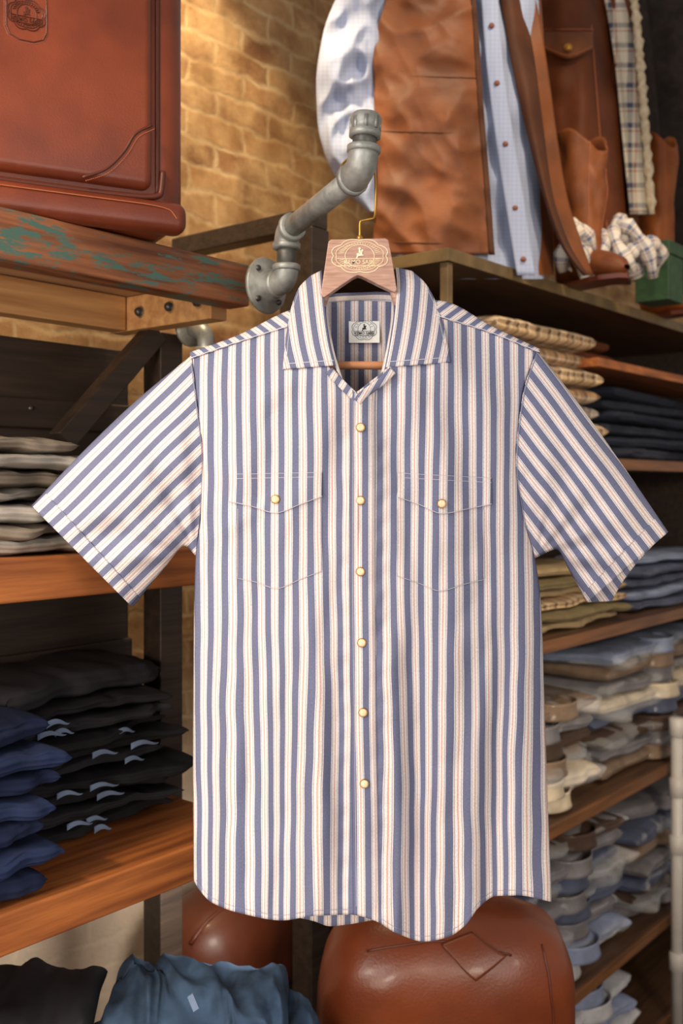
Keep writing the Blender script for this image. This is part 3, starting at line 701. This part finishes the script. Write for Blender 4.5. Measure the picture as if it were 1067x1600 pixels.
m=MB(); ubox(m,0,.02,0,.022,0,S0-.027,R); m.build('post',steelo,bk,False,bevel=.002)
m=MB(); ubox(m,0,.02,.47,.5,0,S0-.022,R); m.build('post',woodD,bk,False,bevel=.002)
m=MB(); ubox(m,0,.015,.022,.47,.0,S0-.3,R); m.build('side_panel',woodD,bk,False,bevel=.002)
m=MB(); ubox(m,0,RL,.5,.515,0,S0,R); m.build('back_panel',woodD,bk,False,bevel=.002)
m=MB(); ubox(m,RL,RL+.02,0,.5,0,S0,R); m.build('side_panel',woodD,bk,False,bevel=.002)
ah=a_at(RF,935,0)
m=MB(); ubox(m,ah,RL,.0,.46,2.09,2.115,R); hs=m.build('half_shelf',woodA,bk,False,bevel=.002); hs['label']='short orange wood shelf near the top'
m=MB(); ubox(m,ah,ah+.02,.1,.46,1.83,2.09,R); m.build('divider',woodD,bk,False,bevel=.002)
aw=a_at(RF,1058,-.04)
wq=R(aw,-.04,0)
wo=E('white_pipe',wq,'white plastic pipe with couplings standing in front of lower bookcase shelves','pipe')
m=MB(); m.tube([wq,wq+Z*1.0],.019,16); m.build('pipe_length',whitep,wo)
for zz in (.25,.62,.80,.99):
    m=MB(); m.tube([wq+Z*(zz-.03),wq+Z*(zz-.027),wq+Z*(zz+.027),wq+Z*(zz+.03)],[.02,.025,.025,.02],16); m.build('coupling',whitep,wo)
def col(px0,px1,b,z0,specs,noun,cat,where,group,collar=None,lobes=2,amp=.005,depth=.28,film=False,jit=.018):
    return pile(RF,px0,px1,b,depth,z0,specs,'folded_'+('shirt' if noun=='shirt' else 'jeans' if noun=='jeans' else 'trousers'),noun,cat,where,group,lobes,amp,collar,film=film,jit=jit)
g='folded shirts on the bookcase'
PA=[(.05,plaidB,'brown checked'),(.048,plaidA,'tan checked'),(.05,plaidC,'grey checked'),(.05,plaidB,'brown checked'),(.05,plaidA,'tan checked'),(.052,plaidB,'brown checked'),(.05,plaidA,'tan checked')]
col(780,945,.02,1.83,PA,'shirt','shirt','checked pile under the bookcase top',g,amp=.010,jit=.012,lobes=1)
col(955,1110,.04,1.83,[(.04,jeans,'dark indigo'),(.036,denimd,'dark blue'),(.04,jeans,'dark indigo'),(.036,denimd,'dark blue'),(.038,jeans,'dark indigo'),(.036,denimd,'dark blue')],'jeans','jeans','dark denim pile beside checked shirts','dark jeans on the bookcase',amp=.010)
m=MB(); c=R(ah+.2,.12,2.115)
slab(m,c,U,V,.30,.24,.05,3.3,.008,lobes=2); slab(m,c+Z*.05+V*.01,U,V,.28,.22,.045,8.8,.01,lobes=2)
o=m.build('folded_jacket',wax2,None,org=c); tag(o,'russet brown folded jacket lying on the short orange shelf','jacket')
col(838,985,.03,1.347,[(.03,khaki,'khaki'),(.028,olive,'olive'),(.03,plaidA,'tan checked'),(.028,khaki,'khaki'),(.03,olive,'olive'),(.03,khaki,'khaki')],'trousers','trousers','khaki pile right below sleeve','khaki trousers on the bookcase',amp=.011)
col(992,1130,.03,1.347,[(.036,slate,'slate blue'),(.036,skyb,'sky blue'),(.036,slate,'slate blue'),(.036,slate,'slate blue'),(.034,skyb,'sky blue')],'shirt','shirt','blue pile right of khaki trousers',g,amp=.011)
col(790,938,.03,.858,[(.052,cream,'cream'),(.05,cream,'cream'),(.048,taupe,'taupe'),(.052,dkbrown,'dark brown'),(.05,gray2,'grey'),(.05,taupe,'taupe')],'shirt','shirt','mixed pile with cream collars',g,collar=True,film=True,amp=.011)
col(950,1120,.03,.858,[(.05,taupe,'taupe'),(.048,gray2,'grey'),(.052,dkbrown,'dark brown'),(.05,slate,'slate blue'),(.052,cream,'cream'),(.046,gray2,'grey'),(.05,taupe,'taupe'),(.046,skyb,'sky blue')],'shirt','shirt','tall mixed pile by white pipe',g,collar=True,film=True,amp=.011)
col(820,980,.03,.37,[(.052,whit,'white'),(.05,skyb,'sky blue'),(.052,gray2,'grey'),(.048,slate,'slate blue'),(.05,gray2,'grey'),(.05,slate,'slate blue'),(.052,gray2,'grey'),(.046,dkbrown,'dark brown')],'shirt','shirt','grey blue pile below cream collars',g,collar=True,film=True,amp=.011)
col(988,1120,.03,.37,[(.05,gray2,'grey'),(.052,dkbrown,'dark brown'),(.048,slate,'slate blue'),(.05,gray2,'grey'),(.052,taupe,'taupe'),(.048,slate,'slate blue'),(.05,gray2,'grey')],'shirt','shirt','dim pile behind white pipe',g,collar=True,film=True,amp=.011)
col(850,1000,.03,.05,[(.05,slate,'slate blue'),(.05,whit,'white'),(.05,skyb,'sky blue'),(.05,whit,'white'),(.05,skyb,'sky blue')],'shirt','shirt','pale pile on lowest bookcase shelf',g,collar=True,amp=.011)

# ---------------------------------------------------------------- display clothes on top of bookcase
def patch(m,lp,rp,y0,y1,Yfn,nu=40,nv=50,uvs=1.6):
    lf,rf=ip(lp),ip(rp)
    def fn(s,v):
        py=y0+(y1-y0)*v; a,b=lf(py),rf(py); px=a+(b-a)*s
        return P(px,py,Yfn(s,v,px,py)),(px/1000*uvs,py/1000*uvs)
    m.grid(fn,nu,nv)
def inflate(m,lp,rp,y0,y1,Yc,T,nu=64,nv=56,seed=1,amp=.012,uvs=1.6,ends=(0,0),crease=0):
    lf,rf=ip(lp),ip(rp)
    def fn(c,v):
        th=2*pi*c; py=y0+(y1-y0)*v; a,b=lf(py),rf(py); mid=(a+b)/2; hw=(b-a)/2
        k=1
        if ends[0]: k*=min(1,math.sqrt(max(.02,v/ends[0])))
        if ends[1]: k*=min(1,math.sqrt(max(.02,(1-v)/ends[1])))
        px=mid+hw*cos(th); yc=Yc(v) if callable(Yc) else Yc
        t=T(v) if callable(T) else T
        sn=abs(sin(th))
        Y=yc-sin(th)*t*k+amp*noise.noise((px/50,py/70,seed))*sn+amp*.6*sin(py*.05+px*.03+seed)*sn
        if crease: Y+=crease*(abs(noise.noise((px/45+py/90,py/70-px/120,seed*3)))+.5*abs(noise.noise((px/25,py/60,seed*5))))*sn
        return P(px,py,Y),(px/1000*uvs,py/1000*uvs)
    m.grid(fn,nu,nv,cu=True)
cs=E('chambray_shirt',P(690,425,1.02),'pale blue chambray shirt worn under the open waxed vest','shirt')
m=MB(); inflate(m,[(-90,640),(-40,600),(50,592),(440,602)],[(-90,790),(-40,840),(200,846),(440,850)],-90,436,1.02,lambda v:.11,amp=.014,seed=4,crease=.02); m.build('body',chamb,cs)
m=MB(); inflate(m,[(-60,575),(0,524),(60,503),(130,494),(190,496),(240,507),(290,532),(330,572)],[(-60,640),(0,618),(60,606),(130,600),(330,592)],-60,330,.93,lambda v:.06,nu=90,nv=90,amp=.014,seed=9,crease=.045); m.build('sleeve',chamb,cs)
m=MB(); patch(m,[(-60,748),(80,758),(200,772),(320,790),(432,808)],[(-60,775),(80,784),(200,800),(320,820),(432,836)],-60,430,lambda s,v,x,y:.893+.01*abs(s-.5)+.006*noise.noise((x/30,y/60,1)),8,60); pk2=m.build('placket',chamb,cs,solid=.003,recalc=False)
bbm=mat('brown shirt button',S(120,70,50),rough=.4)
for y in (40,130,225,325,405):
    x=ip([(-60,762),(80,771),(200,786),(320,804),(432,822)])(y); m=MB(); m.lathe([(0,.004),(.006,.003),(.007,0)],P(x,y,.891),Vector((0,-1,0)),12); m.build('button',bbm,pk2)
vs=E('waxed_vest',P(690,405,.9),'open rust brown waxed canvas vest over pale blue shirt','vest')
def vY(s,v,x,y): return .92+.02*s-.085*spw(min(1,s*.75+.06),.7)+.018*noise.noise((x/60,y/90,2))+.020*abs(noise.noise((x/80+y/150,y/60-x/160,4)))+.010*abs(noise.noise((x/40-y/120,y/45,7)))+.002*noise.noise((x/25,y/25,6))
vsl=[(-70,648),(-20,612),(40,592),(100,584),(180,586),(280,590),(396,581)]
m=MB(); patch(m,vsl,[(-70,690),(0,742),(100,750),(200,757),(300,765),(400,772)],-70,397,vY,70,110); fpv=m.build('front_panel',wax,vs,solid=.005,recalc=False)
m=MB(); patch(m,[(-70,684),(0,735),(100,742),(200,749),(300,757),(400,764)],[(-70,690),(0,743),(100,751),(200,758),(300,766),(400,773)],-70,398,lambda s,v,x,y:vY(.98,v,x,y)-.006,3,60); m.build('facing_edge',lining,fpv,solid=.004,recalc=False)
for yy in (118,205,378):
    m=MB(); m.tube([P(588+k*4,yy+.1*k,vY((k*4)/165,0,588+k*4,yy+.1*k)-.003) for k in range(42)],.0013,5); m.build('stitching',lining,fpv)
def vR(s,v,x,y): return .93+.10*s-.05*sin(pi*s)+.012*noise.noise((x/38,y/60,7))
m=MB(); patch(m,[(-70,770),(0,782),(100,800),(200,822),(300,848),(380,876),(440,920)],[(-70,800),(0,826),(100,846),(200,856),(300,866),(380,892),(440,924)],-70,430,vR,24,50); fr_=m.build('front_panel',lining,vs,solid=.005,recalc=False)
m=MB(); patch(m,[(-70,780),(0,812),(100,832),(200,846),(300,860),(380,888),(440,920)],[(-70,806),(0,836),(100,854),(200,868),(300,884),(380,908),(440,930)],-70,430,lambda s,v,x,y:vR(.8,v,x,y)-.012+.02*s,8,50); m.build('facing_edge',wax,fr_,solid=.004,recalc=False)
m=MB(); inflate(m,[(-100,640),(-40,596),(440,600)],[(-100,800),(-40,842),(440,866)],-80,430,1.05,.11,seed=3); m.build('back_panel',wax,vs)
v2=E('trucker_jacket',P(920,440,1.5),'russet brown sleeveless jacket with flap pocket behind the waxed vest','jacket')
def v2Y(s,v,x,y): return 1.40+.08*s-.08*sin(pi*s)+.016*noise.noise((x/30,y/50,5))
m=MB(); patch(m,[(-70,826),(0,836),(60,850),(200,862),(445,870)],[(-70,930),(0,946),(100,958),(200,972),(445,985)],-70,445,v2Y); f2=m.build('front_panel',wax2,v2,solid=.005,recalc=False)
flx=ip([(0,78),(.5,92),(1,76)])
m=MB()
def pf(s,v):
    x=850+76*s; y=50+(flx(s)-50)*v; return P(x,y,v2Y((x-850)/110,v,x,y)-.010-.012*v),(s,v)
m.grid(pf,20,8); pfo=m.build('pocket_flap',wax,f2,solid=.006,recalc=False)
m=MB(); m.tube([pf(k/20,.90)[0]-Vector((0,.005,0)) for k in range(21)],.0014,5); m.build('stitching',stitchL,f2)
m=MB(); m.lathe([(0,.006),(.010,.004),(.012,0)],P(888,74,v2Y(.35,.5,888,74)-.028),Vector((0,-1,0)),14); m.build('button',brass,f2)
for x0,x1 in ((846,860),(924,950)):
    m=MB(); m.tube([P(x0+(x1-x0)*k/24,40+k*14,v2Y((x0-850)/110,0,x0,40+k*14)-.004) for k in range(25)],.0016,5); m.build('stitching',stitchL,f2)
m=MB(); m.tube([P(850+k*7,46,v2Y(k*7/110,0,850+k*7,46)-.006) for k in range(12)],.0016,5); m.build('stitching',stitchL,f2)
m=MB(); patch(m,[(-70,930),(0,946),(100,962),(200,972),(330,985)],[(-70,968),(0,990),(100,1000),(200,1008),(330,1018)],-70,335,lambda s,v,x,y:1.44+.12*s+.02*sin(s*9),16,40); lp_=m.build('lining',fleece,v2,solid=.006,recalc=False); lp_['label']='striped plaid lining'
m=MB(); m.tube([P(x,y,1.53) for x,y in path([(968,-60),(990,0),(1000,100),(1008,200),(1018,335)],60)],[.013+.004*sin(k*2.3)+.002*sin(k*5.1) for k in range(61)],10); m.build('fleece_edge',mat('cream fleece',S(220,204,176),S(190,170,140),60,.95,bump=.6,bscale=150),v2)
m=MB(); inflate(m,[(-90,860),(-40,830),(440,868)],[(-90,960),(-40,985),(440,1000)],-80,440,1.56,.1,seed=8); m.build('back_panel',wax2,v2)
def boot(px,py,Y,h,label,mt,s=1.):
    base=P(px,py,Y); base.z=S0; ax=(Vector((.55,-.83,0))).normalized(); 
    bt_=E('cowboy_boot',base,label,'boot','brown boots on the bookcase top')
    m=MB()
    side_=ax.cross(Z)
    def sf(i,j):
        th=2*pi*i; z=.07*s+(h-.07*s)*j; r=.05*s+.014*s*j+.010*noise.noise((cos(th)*2,sin(th)*2,j*6+px))*sm(j*4); sc=.035*cos(2*th)*s*sm((j-.6)/.4)
        return base+ax*(cos(th)*r*1.15)+side_*(sin(th)*r*.95)+Z*(z-sc),(i,j)
    m.grid(sf,36,30,cu=True); sh_=m.build('shaft',mt,bt_,solid=.004,recalc=False)
    for k in (-.6,.6,pi-.6,pi+.6):
        m=MB(); m.tube([sf((k/(2*pi))%1,j/20)[0]*1+ (ax*cos(k)*.003+side_*sin(k)*.003) for j in range(21)],.0012,5)
        m.build('stitching',stitchL,sh_)
    m=MB()
    def ff(i,j):
        th=2*pi*i; t=j; cx=-.05*s+.21*s*t; hh=(.085*max(0,1-t)**.7+.032)*s; ww=(.038+.012*sin(pi*t))*s*max(.1,(1-t**5))**.5
        return base+ax*cx+side_*(cos(th)*ww)+Z*(.012+hh/2+sin(th)*hh/2*(1 if t<.99 else .4)),(i,j)
    m.grid(ff,22,18,cu=True); m.build('foot',mt,bt_)
    m=MB(); m.prism([base+ax*x*s+side_*y*s for x,y in ((-.05,-.034),(.02,-.04),(.1,-.045),(.15,-.02),(.16,0),(.15,.02),(.1,.045),(.02,.04),(-.05,.034))],Z*.012); m.build('sole',leatherD,bt_,False)
    return bt_
boot(908,430,1.14,.38,'tan leather boot standing nearest the waxed vest edge',bootl,.98)
boot(1026,430,1.66,.56,'tall tan leather boot standing behind plaid scarf',tanl,.85)
scf=P(955,436,1.2); scf.z=S0
m=MB()
for k in range(9):
    t=k/8; x0=890+t*112; pts=[]
    n=14
    for q in range(n+1):
        a=q/n; pts.append(P(x0+22*sin(a*5+k*1.3)+10*a,425-85*sin(pi*a)*(.75+.25*sin(k*2.1))+(8 if k%2 else 0),1.08+.05*cos(a*4+k)+.1*t))
    m.tube(pts,[.018+.006*sin(q*1.7+k) for q in range(n+1)],8)
o=m.build('plaid_scarf',scarfm,None,org=scf); tag(o,'crumpled pale plaid scarf heaped on the bookcase top','scarf')
tb=P(1030,440,1.38); tb.z=S0
tin=E('storage_box',tb,'small dark green lidded box at the right end of bookcase top','box')
m=MB(); m.box(tb+Z*.065,U*.055,V*.05,Z*.065); m.build('body',greent,tin,False,bevel=.003)
m=MB(); m.box(tb+Z*.150,U*.058,V*.053,Z*.019); m.build('lid',greent,tin,False,bevel=.003)
ct=P(1050,440,1.95); ct.z=S0
co=E('dark_filler_coat',ct,'made-up dark coat filling the dark background at far right above bookcase','coat')  # made-up coat, added to keep the far right background dark
m=MB(); inflate(m,[(-90,985),(0,960),(500,1005)],[(-90,1150),(0,1190),(500,1190)],-90,470,2.05,.12,seed=6,crease=.04); m.build('body',feltd,co)
m=MB(); inflate(m,[(-60,945),(0,950),(300,1000)],[(-60,1000),(0,1010),(300,1040)],-60,330,1.93,.05,seed=16,crease=.03); m.build('sleeve',feltd,co)

# ---------------------------------------------------------------- low tables and bags
def table(name,c,hx,hy,top,label):
    t=E(name,Vector((c.x,c.y,0)),label,'table')
    m=MB(); m.box(Vector((c.x,c.y,top-.02)),hx,hy,Z*.02); m.build('tabletop',woodS,t,False,bevel=.003)
    for sx in (-1,1):
        for sy in (-1,1):
            q=Vector((c.x,c.y,(top-.04)/2))+hx*(sx*.88)+hy*(sy*.82); m=MB(); m.box(q,Vector((.02,0,0)),Vector((0,.02,0)),Z*((top-.04)/2)); m.build('leg',woodD,t,False,bevel=.002)
X=Vector((1,0,0)); Yv=Vector((0,1,0))
TA=.56
table('low_table',Vector((.22,.40,0)),X*.25,Yv*.17,TA,'low dark table carrying the large cognac leather bag')
table('low_table',Vector((-.42,.19,0)),X*.30,Yv*.2,.68,'low dark table carrying folded denim and black cloth')
tc_=L(.33,.40,0); table('low_table',tc_,U*.18,V*.15,.5,'low dark table carrying the darker leather bag')
def superell(m,c,ex,ey,ez,a,b,cc,n=3.,nu=90,nv=64,seed=1,amp=.004):
    e=2/n
    f=lambda v:math.copysign(abs(v)**e,v)
    def fn(i,j):
        th=2*pi*i; phi=-pi/2+pi*j
        x=a*f(cos(phi))*f(cos(th)); y=b*f(cos(phi))*f(sin(th)); z=cc*f(sin(phi))
        k=noise.noise((x*6+seed,y*6,z*6))*amp+.25*amp*noise.noise((x*17+seed,y*17,z*17))
        return c+ex*(x+k)+ey*(y+k)+ez*(z+k*.6),(x,z)
    m.grid(fn,nu,nv,cu=True)
bc=Vector((.206,.42,TA+.190)); A_,B_,C_=.246,.14,.190; n_=2.9; am=.014
bag=E('leather_bag',Vector((bc.x,bc.y,TA)),'large cognac leather travel bag with stitched flap patch below striped shirt','bag')
m=MB(); superell(m,bc,X,Yv,Z,A_,B_,C_,n_,amp=am); bb_=m.build('body',leatherB,bag)
def onbag(x,z,off=.002):
    r=1-abs(x/A_)**n_-abs(z/C_)**n_
    y=-B_*max(r,0)**(1/n_)
    k=noise.noise((x*6+1,y*6,z*6))*am+.25*am*noise.noise((x*17+1,y*17,z*17))
    return bc+X*(x+k)+Z*(z+k*.6)+Yv*(y+k-off)
def bagx(px,py):
    Y=.29
    for _ in range(8):
        q=P(px,py,Y); x,z=q.x-bc.x,q.z-bc.z; Y=onbag(clamp(x,-A_*.97,A_*.97),clamp(z,-C_*.97,C_*.97)).y
    return x,clamp(z,-C_*.95,C_*.95)
quad=[bagx(*p) for p in ((690,1474),(740,1452),(796,1490),(750,1528))]
def qd(s,v):
    a=[quad[0][k]*(1-s)+quad[1][k]*s for k in (0,1)]; b=[quad[3][k]*(1-s)+quad[2][k]*s for k in (0,1)]
    return onbag(a[0]*(1-v)+b[0]*v,a[1]*(1-v)+b[1]*v,.005),(s,v)
m=MB(); m.grid(qd,14,14); pt=m.build('flap_patch',leatherB,bag,solid=.005,recalc=False)
stp=[]
for k in range(4):
    for f in range(8):
        q0_=quad[k]; q1_=quad[(k+1)%4]; cm=[sum(w_[d_] for w_ in quad)/4 for d_ in (0,1)]
        stp.append(onbag(*[(q0_[d_]+(q1_[d_]-q0_[d_])*f/8)*.90+cm[d_]*.10 for d_ in (0,1)],.0078))
m=MB(); m.tube(stp,.0006,5,closed=True); m.build('stitching',leatherD,pt)
m=MB(); m.tube([onbag(A_*.55*(k/15-1)-.02,C_*(.80-.10*abs(k/15-1)**2),.001) for k in range(31)],.0022,6); m.build('seam',leatherD,bag)
m=MB(); m.tube([onbag(A_*(.70+.06*sin(pi*k/20)),C_*(.72-1.3*k/20),.001) for k in range(21)],.0022,6); m.build('seam',leatherD,bag)
for sg in (-1,1):
    m=MB(); pts=[bc+X*(-.09+.18*k/20)+Yv*(.03+.03*sg)+Z*(C_-.012+.012*sin(pi*k/20)) for k in range(21)]; m.tube(pts,.007,8); m.build('handle',leatherC,bag)
b2c=L(.33,.40,.5+.15)
bag2=E('leather_bag',L(.33,.40,.5),'dark cognac leather bag behind the dark post near floor','bag')
m=MB(); superell(m,b2c,U,V,Z,.19,.13,.148,2.8,seed=5,amp=.012); m.build('body',leatherC,bag2)
m=MB(); m.tube([b2c+U*(-.17+.34*k/20)-V*.06+Z*(.14-.05*abs(k/10-1)**3) for k in range(21)],.005,8); m.build('piping',leatherD,bag2)
# crumpled denim jacket
dc=Vector((-.24,.2,.68))
dj=E('denim_jacket',dc,'loosely crumpled blue denim jacket below the timber shelving','jacket')
da=Vector((cos(.12),sin(.12),0)); dbv=Vector((-sin(.12),cos(.12),0))
m=MB(); slab(m,Vector((-.225,.06,.68)),da,dbv,.41,.26,.15,51,.018,90,80,cr=.03,rnd=(.6,.9),lobes=2); m.build('body',denim,dj)
m=MB(); slab(m,Vector((-.24,.085,.765)),(da-Z*.08).normalized(),dbv,.31,.22,.140,57,.020,90,80,rnd=(.7,.9),cr=.035,lobes=2); tpd=m.build('sleeve',denim,dj)
m=MB(); slab(m,Vector((-.385,.07,.79)),(da+Z*.35).normalized(),dbv,.11,.12,.05,63,.014,50,50,cr=.02); o=m.build('collar',paleb,dj); o['label']='pale faded denim collar'
m=MB(); q=P(302,1566,.075); m.box(q,X*.0045+Z*.003,Yv*.002,Z*.012-X*.005); m.build('woven_tag',paleb,dj,False)
kc=Vector((-.60,.10,.68))
m=MB(); 
for k in range(4): slab(m,kc+Z*(.052*k)-Yv*.06+X*(.01*k),X,Yv,.28,.22,.062,20+k*3.1,.018,50,44,cr=.015,lobes=2)
o=m.build('folded_cloth',blackj2,None,org=kc); tag(o,'black folded cloth pile beside the denim jacket at bottom left','cloth')

# ---------------------------------------------------------------- lights
def area(name,loc,tgt,size,power,col):
    l=bpy.data.lights.new(name,'AREA'); l.size=size; l.energy=power; l.color=col
    o=bpy.data.objects.new(name,l); C.objects.link(o); o.location=loc; o.rotation_euler=(Vector(tgt)-Vector(loc)).to_track_quat('-Z','Y').to_euler(); return o
def spot(name,loc,tgt,power,col,ang=70,blend=.6,r=.06):
    l=bpy.data.lights.new(name,'SPOT'); l.energy=power; l.color=col; l.spot_size=math.radians(ang); l.spot_blend=blend; l.shadow_soft_size=r
    o=bpy.data.objects.new(name,l); C.objects.link(o); o.location=loc; o.rotation_euler=(Vector(tgt)-Vector(loc)).to_track_quat('-Z','Y').to_euler(); return o
area('key_light',(-1.4,-1.9,2.5),(0,0,1.6),1.6,42,(1,.97,.94))
area('fill_light',(1.4,-2.2,1.9),(0.1,0,1.6),1.5,16,(1,.96,.92))
area('low_fill_light',(-.7,-2.0,.9),(-.3,.5,1.7),1.0,15,(1,.86,.7))
spot('wall_spot',(-.42,.45,3.6),(-.30,1.0,2.35),135,(1,.77,.46),62)
spot('vest_spot',(.85,-.2,3.6),(.45,1.0,2.45),92,(1,.82,.58),50)
spot('shelf_spot',(-.95,-1.1,3.3),(-.66,.2,1.7),82,(1,.77,.50),56)
spot('left_spot',(-1.1,-1.3,1.75),(-.55,.35,1.45),58,(1,.80,.58),52,r=.2)
spot('low_wall_fill',(-.12,.30,1.0),(-.6,.70,.62),11,(1,.90,.78),100,.8,r=.08)  # added light hidden behind the shirt, brightens the wall under the shelf
spot('low_front_spot',(-.3,-1.5,1.2),(-.3,.2,.85),28,(1,.88,.76),40,.8,r=.15)
spot('bag_spot',(.5,-1.3,1.3),(.25,.4,.8),22,(1,.84,.66),34,.8,r=.15)
spot('right_shelf_fill',(1.15,-1.2,2.1),(.78,1.0,1.75),90,(1,.82,.60),48,.8,r=.15)  # added light, lifts the folded stacks inside the bookcase
spot('right_low_spot',(1.3,-.9,1.5),(.75,1.0,.7),45,(1,.86,.70),46,.8,r=.12)
w=bpy.data.worlds.new('world'); scene.world=w; w.use_nodes=True; w.node_tree.nodes['Background'].inputs[0].default_value=(1,.87,.75,1); w.node_tree.nodes['Background'].inputs[1].default_value=.36
# ---------------------------------------------------------------- camera
cd=bpy.data.cameras.new('camera'); cam=bpy.data.objects.new('camera',cd); C.objects.link(cam)
cam.location=(0,-D,EYE); cam.rotation_euler=(pi/2,0,0); cd.sensor_fit='VERTICAL'; cd.sensor_height=36; cd.lens=36; cd.shift_y=-.025
cd.dof.use_dof=True; cd.dof.focus_distance=1.54; cd.dof.aperture_fstop=4.0
scene.camera=cam
scene.view_settings.view_transform='Standard'
